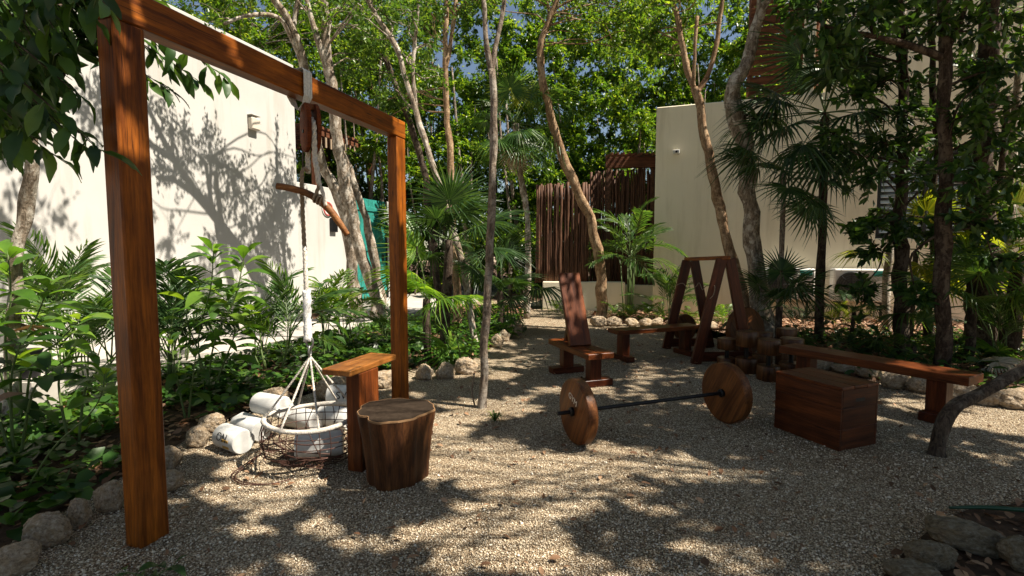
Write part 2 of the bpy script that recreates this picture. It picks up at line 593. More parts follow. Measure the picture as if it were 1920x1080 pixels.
def np_mesh(name, V, F, m, smooth=False):
    me = bpy.data.meshes.new(name)
    nv, nf, k = len(V), len(F), F.shape[1]
    me.vertices.add(nv)
    me.vertices.foreach_set('co', np.ascontiguousarray(V, dtype=np.float32).ravel())
    me.loops.add(nf * k)
    me.loops.foreach_set('vertex_index', np.ascontiguousarray(F, dtype=np.int32).ravel())
    me.polygons.add(nf)
    me.polygons.foreach_set('loop_start', np.arange(nf, dtype=np.int32) * k)
    if smooth:
        me.polygons.foreach_set('use_smooth', np.ones(nf, dtype=bool))
    me.materials.append(m)
    me.update(calc_edges=True)
    return me

SIMPLE = (np.array([(0, 0, 0), (0.42, 0.5, 0.07), (1, 0, -0.06), (0.42, -0.5, 0.07)], float),
          np.array([(0, 2, 1), (0, 3, 2)]))
NICE = (np.array([(0, 0, 0), (0.3, 0, -0.02), (0.66, 0, -0.05), (1, 0, -0.16),
                  (0.2, 0.36, 0.05), (0.52, 0.5, 0.04), (0.82, 0.28, -0.05),
                  (0.2, -0.36, 0.05), (0.52, -0.5, 0.04), (0.82, -0.28, -0.05)], float),
        np.array([(0, 1, 4), (1, 5, 4), (1, 2, 5), (2, 6, 5), (2, 3, 6),
                  (0, 7, 1), (1, 7, 8), (1, 8, 2), (2, 8, 9), (2, 9, 3)]))
HEART = (np.array([(0, 0, 0), (0.5, 0, -0.03), (1, 0, -0.1), (0.0, 0.4, 0.06), (0.5, 0.5, 0.05),
                   (0.0, -0.4, 0.06), (0.5, -0.5, 0.05)], float),
         np.array([(0, 1, 3), (1, 4, 3), (1, 2, 4), (0, 5, 1), (1, 5, 6), (1, 6, 2)]))

def unit(a):
    return a / np.maximum(np.linalg.norm(a, axis=1, keepdims=True), 1e-9)

def leaves(Pp, D, Nn, L, W, tpl=SIMPLE):
    D = unit(D)
    Sd = unit(np.cross(Nn, D))
    Un = np.cross(D, Sd)
    T, F = tpl
    L = np.asarray(L)[:, None, None]
    W = np.asarray(W)[:, None, None]
    V = (Pp[:, None, :] + D[:, None, :] * (T[None, :, 0:1] * L) + Sd[:, None, :] * (T[None, :, 1:2] * W)
         + Un[:, None, :] * (T[None, :, 2:3] * L))
    n, k = len(Pp), len(T)
    Fa = F[None] + (np.arange(n) * k)[:, None, None]
    return V.reshape(-1, 3), Fa.reshape(-1, 3)

def clump_leaves(rg, centers, radii, per, L, droop=0.3, ratio=0.45, tpl=SIMPLE, twigs=9, up=0.2):
    """Leaves set along short twigs that radiate from each clump centre."""
    centers = np.asarray(centers, float)
    radii = np.asarray(radii, float)
    k = len(centers)
    td = rg.normal(size=(k, twigs, 3))
    td[..., 2] = td[..., 2] * 0.75 + up
    td /= np.linalg.norm(td, axis=2, keepdims=True)
    tl = radii[:, None] * rg.uniform(0.55, 1.1, (k, twigs))
    per_t = max(2, per // twigs)
    t = rg.uniform(0.15, 1.0, (k, twigs, per_t))
    pos = centers[:, None, None, :] + td[:, :, None, :] * (tl[:, :, None] * t)[..., None]
    pos[..., 2] -= droop * (tl[:, :, None] * t ** 2) * 0.5
    pos = pos + rg.normal(size=pos.shape) * 0.05 * radii[:, None, None, None]
    d = td[:, :, None, :] * 0.7 + rg.normal(size=pos.shape) * 0.65
    d[..., 2] -= droop
    nn = rg.normal(size=pos.shape) * 0.55
    nn[..., 2] += 0.8
    pos, d, nn = pos.reshape(-1, 3), d.reshape(-1, 3), nn.reshape(-1, 3)
    n = len(pos)
    Ls = L * rg.uniform(0.65, 1.25, n)
    return leaves(pos, d, nn, Ls, Ls * ratio * rg.uniform(0.8, 1.2, n), tpl)

def smooth_path(pts, rad, n=4):
    """Catmull-Rom through the points."""
    out, rr = [], []
    m = len(pts)
    for i in range(m - 1):
        p0, p1, p2, p3 = pts[max(0, i - 1)], pts[i], pts[i + 1], pts[min(m - 1, i + 2)]
        for j in range(n):
            t = j / n
            out.append(0.5 * ((2 * p1) + (p2 - p0) * t + (2 * p0 - 5 * p1 + 4 * p2 - p3) * t * t + (3 * p1 - p0 - 3 * p2 + p3) * t ** 3))
            rr.append(rad[i] + (rad[i + 1] - rad[i]) * t)
    out.append(pts[-1])
    rr.append(rad[-1])
    return out, rr

def limb(b, p0, p1, r0, r1, bend=0.25, seg=6, rg=rnd):
    d = p1 - p0
    L = d.length
    off = Vector((rg.uniform(-1, 1), rg.uniform(-1, 1), rg.uniform(-0.3, 1))) * L * bend * 0.75
    off2 = Vector((rg.uniform(-1, 1), rg.uniform(-1, 1), rg.uniform(-1, 1))) * L * bend * 0.3
    pts = [p0, p0 + d * 0.33 + off, p0 + d * 0.66 + off * 0.7 + off2, p1]
    q, r = smooth_path(pts, [r0, r0 * 0.8 + r1 * 0.2, r0 * 0.4 + r1 * 0.6, r1], 3)
    b.tube(q, r, seg, cap=False)

def tree(name, label, paths, clumps, bm, lm, per=220, L=0.11, droop=0.3, seed=1, cat="tree", group=None,
         twigs=9, ratio=0.45, tpl=SIMPLE, limbs=True, limb_r=0.018, up=0.2, seg=10):
    """paths: lists of (point, radius); the first is the stem. clumps: (centre, radius) of leaf clumps."""
    base = Vector((paths[0][0][0].x, paths[0][0][0].y, 0))
    root = thing(name, label, cat, base, group)
    b = MB()
    nodes = []
    for k, path in enumerate(paths):
        pts = [p - base for p, r in path]
        rad = [r for p, r in path]
        if k == 0 and pts[0].z < 0.25:
            pts.insert(0, pts[0] + Vector((0, 0, -0.08)))
            rad.insert(0, rad[0] * 1.75)
            f2 = pts[1].lerp(pts[2], min(0.5, 0.22 / max(0.1, (pts[2] - pts[1]).length)))
            pts.insert(2, f2)
            rad.insert(2, rad[1])
            rad[1] *= 1.35
        q, r = smooth_path(pts, rad, 5)
        q = [p + Vector((noise.noise(p * 2.3 + base), noise.noise(p * 2.3 + base + Vector((9, 3, 1))), 0)) * rad[min(i // 5, len(rad) - 1)] * 0.55 for i, p in enumerate(q)]
        b.tube(q, r, seg if k == 0 else 7, cap=True, wob=0.45)
        nodes += list(zip(q, r))
    rg = np.random.default_rng(seed)
    rr = random.Random(seed)
    if limbs and clumps:
        zs = max(p.z for p, r in nodes)
        for c, rad in clumps:
            c = Vector(c) - base
            best = min(nodes, key=lambda nr: (nr[0] - c).length + max(0, nr[0].z - c.z + 0.2) * 1.5 + (0 if nr[0].z > zs * 0.3 else 3) + rr.random() * 1.1)
            limb(b, best[0], c, min(best[1] * 0.6, limb_r), 0.006, 0.3, 5, rr)
            for _ in range(3):
                e = c + Vector((rr.uniform(-1, 1), rr.uniform(-1, 1), rr.uniform(-0.5, 1))).normalized() * rad * 0.8
                limb(b, c, e, 0.006, 0.002, 0.25, 4, rr)
    b.build("trunk", bm, root, smooth='all')
    if clumps:
        cs = [tuple(Vector(c) - base) for c, r in clumps]
        V, F = clump_leaves(rg, cs, [r for c, r in clumps], per, L, droop, ratio, tpl, twigs, up)
        cr = link("crown", np_mesh("crown", V, F, lm), root)
        cr['kind'] = 'stuff'
    return root

def blob(seed, c, spread, n, r=(0.5, 0.9)):
    rr = random.Random(seed)
    out = []
    for _ in range(n):
        d = Vector((rr.gauss(0, 1), rr.gauss(0, 1), rr.gauss(0, 1))).normalized() * (rr.random() ** 0.45)
        out.append((Vector(c) + Vector((d.x * spread[0], d.y * spread[1], d.z * spread[2])), rr.uniform(*r)))
    return out

def pxw(w_, Y):
    return w_ / FOC * Y / 2

def pxpath(lst):
    """(px, py, distance, width in px) -> (point, radius)"""
    return [(P(a, b, Y), pxw(w_, Y)) for a, b, Y, w_ in lst]

# ------------------------------------------------------------------ palm fronds
def fan_mesh(name, m, petiole=0.8, R=0.8, seg=38, span=150, droop=0.25, seed=0, pm=None, split=0.42, wide=1.0):
    rr = random.Random(seed)
    b = MB()
    n = 8
    pts = [Vector((petiole * i / n, 0, -0.10 * petiole * (i / n) ** 2)) for i in range(n + 1)]
    b.tube(pts, [0.014 - 0.007 * i / n for i in range(n + 1)], 5, mi=1)
    hub = pts[-1]
    tilt = -0.25
    for k in range(seg):
        f = (k + 0.5) / seg * 2 - 1
        a = math.radians(span * f)
        Lk = R * (1 - 0.28 * abs(f) ** 2.2) * rr.uniform(0.9, 1.06)
        dr = droop * rr.uniform(0.5, 1.6)
        dirv = Vector((math.cos(a), math.sin(a), 0))
        side = Vector((-math.sin(a), math.cos(a), 0))
        half = math.radians(span) / seg * 1.02
        rows = []
        for t in (0.06, split, 0.72, 1.0):
            c = hub + dirv * (Lk * t) + Vector((0, 0, tilt * Lk * t * 0.25 - dr * Lk * max(0, t - split * 0.6) ** 2 * 1.6 + 0.10 * R * (1 - abs(f)) * t * (1 - t)))
            wd = {0.06: 0.06, split: split, 0.72: split * 0.62, 1.0: 0.02}[t] * Lk * math.tan(half) * wide
            fold = wd * 0.55
            rows.append((c - side * wd + Z * fold * (1 if k % 2 else 1), c - Z * 0.0, c + side * wd + Z * fold))
        vs = [p for row in rows for p in row]
        fs = []
        for i in range(3):
            o = i * 3
            fs.append((o, o + 3, o + 4, o + 1))
            fs.append((o + 1, o + 4, o + 5, o + 2))
        b.add(vs, fs, 0)
    return b.mesh(name, [m, pm or M['petiole']])

def feather_mesh(name, m, L=1.2, pairs=24, leaflet=0.32, arch=0.45, width=0.018, seed=0, droop=0.35, bare=0.25):
    rr = random.Random(seed)
    b = MB()
    n = 12
    def rp(t):
        return Vector((L * t * (1 - 0.12 * t), 0, L * (arch * (t - 1.35 * t * t))))
    b.tube([rp(i / n) for i in range(n + 1)], [0.010 - 0.007 * i / n for i in range(n + 1)], 5, mi=1)
    for k in range(pairs):
        t = bare + (1 - bare) * (k + 0.5) / pairs
        p = rp(t)
        d0 = (rp(min(1, t + 0.02)) - rp(t - 0.02)).normalized()
        ll = leaflet * math.sin(math.pi * (0.18 + 0.74 * (k + 0.5) / pairs)) ** 0.7
        for s in (-1, 1):
            ang = math.radians(rr.uniform(38, 62) - 18 * t)
            dv = (d0 * math.cos(ang) + Vector((0, s, 0)) * math.sin(ang) + Z * rr.uniform(0.05, 0.3)).normalized()
            lw = width * rr.uniform(0.85, 1.15)
            sd = dv.cross(Z).normalized()
            l2 = ll * rr.uniform(0.85, 1.1)
            dz = droop * rr.uniform(0.6, 1.4)
            q = [p, p + dv * l2 * 0.4 - Z * dz * l2 * 0.1, p + dv * l2 * 0.75 - Z * dz * l2 * 0.4, p + dv * l2 * 0.97 - Z * dz * l2 * 0.75]
            vs = [q[0], q[1] - sd * lw, q[1] - Z * lw * 0.3, q[1] + sd * lw, q[2] - sd * lw * 0.75, q[2] - Z * lw * 0.3, q[2] + sd * lw * 0.75, q[3]]
            fs = [(0, 1, 2), (0, 2, 3), (1, 4, 5, 2), (2, 5, 6, 3), (4, 7, 5), (5, 7, 6)]
            b.add(vs, fs, 0)
    return b.mesh(name, [m, M['petiole']])

def place_frond(me, parent, loc, az, el, roll=0.0, sc=1.0, name="frond"):
    """az measured from +X, el = how far the frond rises above level."""
    x = Vector((math.cos(az) * math.cos(el), math.sin(az) * math.cos(el), math.sin(el)))
    up = Vector((-math.cos(az) * math.sin(el), -math.sin(az) * math.sin(el), math.cos(el)))
    mx = frame(Vector(loc), x, up) @ Matrix.Rotation(roll, 4, 'X') @ Matrix.Scale(sc, 4)
    o = link(name, me, parent)
    o.matrix_local = mx
    return o

FANS = {}
def fan(kind, i=0):
    key = (kind, i)
    if key not in FANS:
        FANS[key] = fan_mesh("fan_frond", M[kind], 0.85, 0.8, 40, 152, (0.2, 0.4, 0.65)[i % 3], 40 + i)
    return FANS[key]

FEATH = {}
def feather(kind, i=0):
    key = (kind, i)
    if key not in FEATH:
        FEATH[key] = feather_mesh("feather_frond", M[kind], 1.3, 26, 0.36, (0.5, 0.35, 0.6)[i % 3], 0.013, 60 + i)
    return FEATH[key]

def fan_palm(label, base, top, r, fronds, kind='palm_mid', seed=0, n=12, sc=1.0, bm='bark_grey', mid=None, name="fan_palm", els=(-50, 75), skirt=0):
    """fronds: extra hand-set (azimuth, elevation, scale); n more are spread round the crown."""
    base = Vector(base)
    top = Vector(top)
    root = thing(name, label, "palm", base)
    rr = random.Random(seed)
    b = MB()
    pts = [Vector((0, 0, -0.05))] + [Vector(m_) - base for m_ in (mid or [])] + [top - base]
    q, rad = smooth_path(pts, [r * 1.25] + [r] * (len(pts) - 1), 8)
    b.tube(q, rad, 10, wob=0.5)
    b.build("trunk", M[bm], root, smooth='all')
    tl = top - base
    for (az, el, s_) in fronds:
        place_frond(fan(kind, rr.randrange(3)), root, tl, math.radians(az), math.radians(el), rr.uniform(-0.3, 0.3), s_ * sc)
    for i in range(n):
        az = i * 137.5 + rr.uniform(-20, 20)
        f = i / max(1, n - 1)
        el = els[0] + (els[1] - els[0]) * f + rr.uniform(-10, 10)
        place_frond(fan(kind, i % 3), root, tl + Z * 0.05 * f, math.radians(az), math.radians(el), rr.uniform(-0.35, 0.35), sc * rr.uniform(0.85, 1.1))
    for i in range(skirt):
        az = i * 97 + rr.uniform(-20, 20)
        o = place_frond(fan('dry_palm', i % 3), root, tl - Z * 0.05, math.radians(az), math.radians(-78 + rr.uniform(-6, 10)), rr.uniform(-0.5, 0.5), sc * 0.7)
        o['label'] = "withered hanging frond"
    return root

def feather_palm(label, base, n=14, sc=1.0, kind='palm_mid', seed=0, spread=0.14, stem=0.35, els=(25, 82), name="areca_palm", cat="palm", az0=0, stems=7):
    base = Vector(base)
    root = thing(name, label, cat, base)
    rr = random.Random(seed)
    b = MB()
    tips = []
    for i in range(stems):
        a = rr.uniform(0, 6.28)
        p0 = Vector((math.cos(a), math.sin(a), 0)) * spread * rr.uniform(0.2, 1)
        p1 = p0 * 1.9 + Z * stem * rr.uniform(0.6, 1.2) * sc
        b.tube([p0 - Z * 0.04, (p0 + p1) * 0.5 + p0 * 0.1, p1], [0.013 * sc, 0.012 * sc, 0.009 * sc], 6)
        tips.append(p1)
    b.build("stem", M['stem'], root, smooth='all')
    for i in range(n):
        az = az0 + i * 137.5 + rr.uniform(-25, 25)
        el = els[0] + (els[1] - els[0]) * (i + 0.5) / n + rr.uniform(-8, 8)
        place_frond(feather(kind, i % 3), root, tips[i % len(tips)], math.radians(az), math.radians(el), rr.uniform(-0.4, 0.4), sc * rr.uniform(0.75, 1.1))
    return root

# single large leaves (parts)
def leaf_part_mesh(name, L, W, m, curl=0.2, pet=0.12, seed=0):
    rr = random.Random(seed)
    b = MB()
    rows = []
    n = 7
    for i in range(n + 1):
        t = i / n
        wv = W * 0.5 * (math.sin(math.pi * min(1, t * 0.93 + 0.05)) ** 0.75) * (0.75 + 0.5 * t if t < 0.6 else 1.05 - 0.3 * (t - 0.6))
        if i == n:
            wv = 0.002
        c = Vector((L * (pet + t * (1 - pet * 0.2)), rr.uniform(-0.01, 0.01) * L, -curl * L * t * t + 0.06 * L * math.sin(t * 3)))
        f = wv * 0.32
        rows.append((c + Vector((0, -wv, f + rr.uniform(-0.006, 0.006))), c, c + Vector((0, wv, f + rr.uniform(-0.006, 0.006)))))
    vs = [p for r_ in rows for p in r_]
    fs = []
    for i in range(n):
        o = i * 3
        fs += [(o, o + 3, o + 4, o + 1), (o + 1, o + 4, o + 5, o + 2)]
    b.add(vs, fs, 0)
    b.tube([Vector((0, 0, 0)), Vector((L * pet, 0, 0.005)), rows[3][1] - Z * 0.002], [0.004, 0.0035, 0.0015], 4, mi=1)
    return b.mesh(name, [m, M['stem']], smooth='all')

LEAFM = {}
def leafmesh(kind, i):
    if (kind, i) not in LEAFM:
        LEAFM[(kind, i)] = leaf_part_mesh("broad_leaf", 0.3, 0.115 if i % 2 else 0.135, M[kind], (0.12, 0.3, 0.5)[i % 3], 0.16, i)
    return LEAFM[(kind, i)]

def shrub(label, base, stems, kind='leaf_shrub', seed=0, sc=1.0, per=14, name="broadleaf_shrub", group=None, start=0.35, stem_r=0.012, hang=0.0, whorl=True):
    """stems: lists of points. Leaves spiral up each stem and crowd at its tip."""
    base = Vector(base)
    root = thing(name, label, "shrub", base, group)
    rr = random.Random(seed)
    b = MB()
    spots = []
    for pts in stems:
        pts = [Vector(p) - base for p in pts]
        q, r = smooth_path(pts, [stem_r * (1 - 0.6 * i / (len(pts) - 1)) for i in range(len(pts))], 6)
        b.tube(q, r, 6)
        m_ = len(q)
        for k in range(per):
            t = start + (1 - start) * (k + 0.5) / per
            t = 1 - (1 - t) ** 1.25 if whorl else t
            j = min(m_ - 2, int(t * (m_ - 1)))
            p = q[j].lerp(q[j + 1], t * (m_ - 1) - j)
            spots.append((p, (q[j + 1] - q[j]).normalized(), k, t))
    b.build("stem", M['stem'], root, smooth='all')
    for p, d, k, t in spots:
        az = k * 2.4 + rr.uniform(-0.5, 0.5)
        out = Vector((math.cos(az), math.sin(az), 0))
        x = (out * 1.0 + d * (0.15 + 0.9 * t ** 3) - Z * (0.45 * (1 - t) + hang) + Z * rr.uniform(-0.15, 0.15)).normalized()
        old = t < 0.55 and rr.random() < 0.12
        o = link("leaf", leafmesh('dry_leaf' if old else kind, rr.randrange(3)), root)
        if old:
            o['label'] = 'withered brown leaf'
        o.matrix_local = frame(p, x, Z + out * rr.uniform(-0.2, 0.2)) @ Matrix.Rotation(rr.uniform(-0.4, 0.4), 4, 'X') @ Matrix.Scale(sc * rr.uniform(0.7, 1.15) * (1 - 0.25 * t ** 4), 4)
    return root

# ------------------------------------------------------------------ rocks
def rock_mesh(seed):
    bm = bmesh.new()
    bmesh.ops.create_icosphere(bm, subdivisions=5, radius=1.0)
    rr = random.Random(seed)
    off = Vector((rr.uniform(-50, 50), rr.uniform(-50, 50), rr.uniform(-50, 50)))
    cuts = [Vector((rr.gauss(0, 1), rr.gauss(0, 1), rr.gauss(0, 0.8))).normalized() for _ in range(7)]
    for v in bm.verts:
        p = v.co.copy()
        for c in cuts:
            d = p.dot(c)
            lim = 0.70
            if d > lim:
                p -= c * (d - lim) * 0.7
        p *= 1 + 0.13 * noise.noise(p * 1.6 + off) + 0.09 * noise.noise(p * 3.7 + off) + 0.06 * noise.noise(p * 9 + off) + 0.03 * noise.noise(p * 21 + off)
        v.co = p
    me = bpy.data.meshes.new("rock")
    bm.to_mesh(me)
    bm.free()
    me.polygons.foreach_set('use_smooth', [True] * len(me.polygons))
    me.materials.append(M['rock'])
    return me
ROCKS = [rock_mesh(i + 3) for i in range(7)]

def rock(px, py, wpx, hpx, label, group=None, depth=0.8):
    """px, py = foot of the rock in the photo; size in photo pixels."""
    g = G(px, py)
    s = g.y / FOC
    o = link("rock", ROCKS[rnd.randrange(len(ROCKS))])
    wx, hz = wpx * s / 2 * 1.02, hpx * s * 1.0 / 2
    o.scale = (wx * 1.06, wx * depth, hz * 1.16)
    kk = (g.y + wx * depth * 0.6) / g.y
    o.location = (g.x * kk, g.y * kk, hz * 0.86)
    o.rotation_euler = (rnd.uniform(-0.15, 0.15), rnd.uniform(-0.15, 0.15), rnd.uniform(-0.5, 0.5))
    tag(o, label, "rock", group)
    return o

# ================================================================== THE SETTING
def sheet(name, pts, m, z, kind='structure'):
    bm = bmesh.new()
    vs = [bm.verts.new((p[0], p[1], z)) for p in pts]
    f = bm.faces.new(vs)
    if f.normal.z < 0:
        f.normal_flip()
    bmesh.ops.triangulate(bm, faces=bm.faces)
    bm.normal_update()
    for f in bm.faces:
        if f.normal.z < 0:
            f.normal_flip()
    me = bpy.data.meshes.new(name)
    bm.to_mesh(me)
    bm.free()
    me.materials.append(m)
    o = link(name, me)
    o['kind'] = kind
    return o

sheet("gravel_ground", [(-300, -300), (300, -300), (300, 300), (-300, 300)], M['gravel'], 0.0)

# left planted bed, edged with rocks
LB = [G(px, py) for px, py in ((-160, 1120), (0, 1030), (80, 985), (190, 915), (290, 862), (370, 812), (500, 750), (610, 728), (720, 702),
                               (800, 690), (880, 678), (925, 650), (958, 618), (980, 597), (980, 583))]
LBpoly = [(p.x, p.y) for p in LB] + [tuple(UV(14.5, -3.2)[:2]), tuple(UV(14, -6.2)[:2]), tuple(UV(-1, -6.2)[:2]), (-6.2, 0.3), (-3.0, 0.9)]
sheet("left_bed_soil", LBpoly, M['soil'], 0.004)
# right planted bed, strewn with leaf litter
RB = [G(px, py) for px, py in ((1105, 606), (1180, 608), (1250, 610), (1330, 618), (1420, 640), (1500, 678), (1560, 697), (1640, 716), (1740, 735), (1830, 748), (1925, 765))]
RBpoly = [(p.x, p.y) for p in RB] + [(7.2, 4.2), (15, 4.0), (16, 9.0), (4.4, 13.4), (2.2, 13.2)]
sheet("right_bed_soil", RBpoly, M['litter_soil'], 0.004)
NB = [G(px, py) for px, py in ((1640, 1100), (1700, 1030), (1760, 980), (1830, 950), (1930, 945))]
NBpoly = [(p.x, p.y) for p in NB] + [(4.2, 3.0), (4.2, 0.8), (1.7, 0.9)]
sheet("near_bed_soil", NBpoly, M['soil'], 0.004)
# paved walk along the left wall, and its kerb
pp = [UV(-4, -9.72), UV(19, -9.72), UV(19, -6.35), UV(-4, -6.35)]
sheet("path", [(p.x, p.y) for p in pp], M['concrete'], 0.02)
k = MB()
for i in range(12):
    k.box(UV(-3 + i * 1.5, -6.28, 0.04), 1.49, 0.14, 0.16, 0.012, mx=None)
kb = MB()
for i in range(13):
    kb.box((0, 0, 0), 1.485, 0.14, 0.2, 0.012, frame(UV(-3.5 + i * 1.5, -6.28, 0.02), UU))
tag(kb.build("kerb", M['concrete']), kind='structure')
# forest floor beyond
sheet("forest_floor", [(-40, 17.5), (40, 15.5), (60, 90), (-60, 90)], M['soil'], 0.004)

# ------------------------------------------------------------------ left wall building
WV = -9.8
def wall_block(name, m, parent, u0, u1, z0, z1, thick=0.3, v=WV):
    b = MB()
    b.box((0, 0, 0), u1 - u0, thick, z1 - z0, 0.015)
    o = b.build(name, m, parent)
    o.matrix_local = frame(UV((u0 + u1) / 2, v - thick / 2, (z0 + z1) / 2), UU)
    return o
lw = thing("white_building", "tall white rendered building along the left side", "building")
wall_block("wall", M['white_wall'], lw, -6, 11.0, -0.1, 6.62, 5.0)
gw = thing("garden_wall", "lower white garden wall leading to the teal door", "wall")
wall_block("wall_panel", M['white_wall'], gw, 11.003, 13.62, -0.1, 3.55, 0.28, WV - 0.03)
wall_block("wall_pier", M['white_wall'], gw, 15.48, 16.3, -0.1, 3.45, 0.28, WV - 0.03)
# teal door
td = thing("teal_door", "tall teal green plank door in the white wall", "door", UV(14.55, WV - 0.12))
tw = 1.72
for i in range(7):
    pw = tw / 7
    o = plank("door_plank", M['teal'], td, UU * (-tw / 2 + pw * (i + 0.5)) + Z * 1.73, Z, 3.4, pw - 0.012, 0.05, za=VV, bev=0.008)
for z_ in (0.35, 1.75, 3.1):
    plank("door_rail", M['teal'], td, VV * 0.045 + Z * z_, UU, tw - 0.04, 0.14, 0.035, za=VV)
for s_ in (-1, 1):
    plank("door_jamb", M['iron'], td, UU * (s_ * (tw / 2 + 0.035)) + Z * 1.73, Z, 3.44, 0.06, 0.12, za=VV)
b = MB()
b.box((0, 0, 0), 0.05, 0.06, 0.22, 0.01)
b.build("handle", M['iron'], td, frame(UU * 0.62 + VV * 0.07 + Z * 1.45, UU))
# sconce on the tall wall
wl = thing("wall_lamp", "small beige box lamp high on the white wall beside the pulley", "lamp", UV(9.55, WV + 0.075, 4.72))
b = MB(); b.box((0, 0, 0), 0.26, 0.14, 0.28, 0.02)
b.build("lamp_shade", M['beige'], wl, frame(Vector((0, 0, 0)), UU))
b = MB(); b.box((0, 0, 0), 0.27, 0.15, 0.02, 0.008)
b.build("lamp_cap", M['white_wall'], wl, frame(Vector((0, 0, 0.2)), UU))
# round sign and black box on the low wall
sg = thing("round_sign", "round white sign with a red ring on the low wall", "sign", UV(12.23, WV - 0.02, 2.92))
b = MB(); b.lathe([(0.24, 0), (0.24, 0.018)], 28)
b.build("sign_plate", M['ac_white'], sg, frame(Vector((0, 0, 0)), UU, VV))
b = MB()
b.tube([Vector((0.19 * math.cos(a), 0.19 * math.sin(a), 0.022)) for a in [i * math.pi / 16 for i in range(33)]], 0.026, 6, cap=False)
b.build("red_ring", M['pinkred'], sg, frame(Vector((0, 0, 0)), UU, VV))
b = MB(); b.box((0, 0, 0.024), 0.36, 0.045, 0.012, 0.002)
b.build("red_slash", M['pinkred'], sg, frame(Vector((0, 0, 0)), (UU + Z * -0.9), VV))
bb = thing("black_plaque", "small black box fixed under the round red sign", "box", UV(12.45, WV - 0.02, 2.45))
b = MB(); b.box((0, 0, 0), 0.27, 0.09, 0.42, 0.012)
b.build("casing", M['black'], bb, frame(VV * 0.045, UU))
b = MB(); b.box((0, 0, 0), 0.19, 0.02, 0.06, 0.004)
b.build("lid", M['iron'], bb, frame(VV * 0.09 + Z * 0.12, UU))
sb = thing("key_shelf", "small red wooden wall box just left of the teal door", "box", UV(13.32, WV - 0.03, 2.0))
b = MB(); b.box((0, 0, 0), 0.36, 0.2, 0.1, 0.01)
b.build("shelf", M['red_wood'], sb, frame(VV * 0.1, UU))
b = MB(); b.box((0, 0, 0), 0.2, 0.12, 0.6, 0.01)
b.build("back_box", M['red_wood'], sb, frame(VV * 0.06 + Z * 0.36, UU))

# distant pergola over the low wall
pg = thing("pergola", "far slatted timber pergola roof behind the low white wall", "pergola", UV(15.2, -12.4))
for du in (-1.6, 1.6):
    for dv in (-1, 1):
        plank("post", M['screen_wood'], pg, UU * du + VV * dv + Z * 2.75, Z, 5.5, 0.14, 0.14)
for dv in (-1.1, 1.1):
    plank("beam", M['screen_wood'], pg, VV * dv + Z * 5.58, UU, 4.2, 0.12, 0.16)
for i in range(16):
    plank("slat", M['screen_wood'], pg, UU * (-2 + i * 0.265) + Z * 5.72, VV, 2.6, 0.1, 0.09)
for i in range(9):
    plank("hanging_slat", M['rope_dark'], pg, UU * (-1.5 + i * 0.26) + VV * 1.2 + Z * 5.3, Z, 0.34, 0.08, 0.04, za=VV)

# ------------------------------------------------------------------ right building
RC = Vector((3.80, 13.2, 0))
def RP(s, d=0.0, z=0.0):
    """s metres along the right wall from its left corner, d out of the wall towards the yard."""
    return RC + VV * s - UU * d + Z * z
rb = thing("cream_building", "cream rendered two storey building behind the palms on the right", "building", RC)
def rblock(name, m, s0, s1, d0, d1, z0, z1, bev=0.02):
    b = MB()
    b.box((0, 0, 0), s1 - s0, abs(d1 - d0), z1 - z0, bev)
    o = b.build(name, m, rb)
    o.matrix_local = frame(RP((s0 + s1) / 2, (d0 + d1) / 2, (z0 + z1) / 2) - RC, VV)
    return o
# the wall with a real opening for the window
WS0, WS1, WZ0, WZ1 = 5.02, 6.95, 1.95, 3.95
rblock("wall", M['cream_wall'], 0, 3.9, 0, -6, -0.1, 5.43)
rblock("wall", M['cream_wall'], 3.903, WS0, 0, -0.4, -0.1, 9.6)
rblock("wall", M['cream_wall'], WS1, 17, 0, -0.4, -0.1, 9.6)
rblock("wall", M['cream_wall'], WS0 + 0.002, WS1 - 0.002, 0, -0.4, -0.1, WZ0)
rblock("wall", M['cream_wall'], WS0 + 0.002, WS1 - 0.002, 0, -0.4, WZ1, 9.6)
rblock("back_wall", M['cream_wall'], 3.91, 17, -0.402, -6, -0.1, 1.2)
# window
def rpart(name, m, s, d, z, L, W_, T, parent, xa=VV, bev=0.006):
    b = MB(); b.box((0, 0, 0), L, W_, T, bev)
    return b.build(name, m, parent, frame(RP(s, d, z) - RC, xa))
win = rpart("window", M['glass'], (WS0 + WS1) / 2, -0.2, (WZ0 + WZ1) / 2, WS1 - WS0 - 0.02, 0.02, WZ1 - WZ0 - 0.02, rb)
inv = frame(RP((WS0 + WS1) / 2, -0.2, (WZ0 + WZ1) / 2) - RC, VV).inverted()
def wsub(name, m, s, d, z, L, W_, T, tilt=0.0):
    b = MB(); b.box((0, 0, 0), L, W_, T, 0.004)
    o = b.build(name, m, win)
    o.matrix_local = inv @ frame(RP(s, d, z) - RC, VV) @ Matrix.Rotation(tilt, 4, 'X')
wsub("frame", M['iron'], (WS0 + WS1) / 2, -0.12, WZ1 - 0.05, WS1 - WS0 - 0.01, 0.1, 0.09)
wsub("frame", M['iron'], (WS0 + WS1) / 2, -0.12, WZ0 + 0.05, WS1 - WS0 - 0.01, 0.1, 0.09)
for s_ in (WS0 + 0.05, (WS0 + WS1) / 2, WS1 - 0.05):
    wsub("frame", M['iron'], s_, -0.118, (WZ0 + WZ1) / 2, 0.08, 0.09, WZ1 - WZ0 - 0.19)
for i in range(13):
    for s0, s1 in ((WS0 + 0.1, (WS0 + WS1) / 2 - 0.05), ((WS0 + WS1) / 2 + 0.05, WS1 - 0.1)):
        wsub("louvre", M['blind'], (s0 + s1) / 2, -0.13, WZ0 + 0.17 + i * 0.137, s1 - s0, 0.115, 0.008, 0.7)
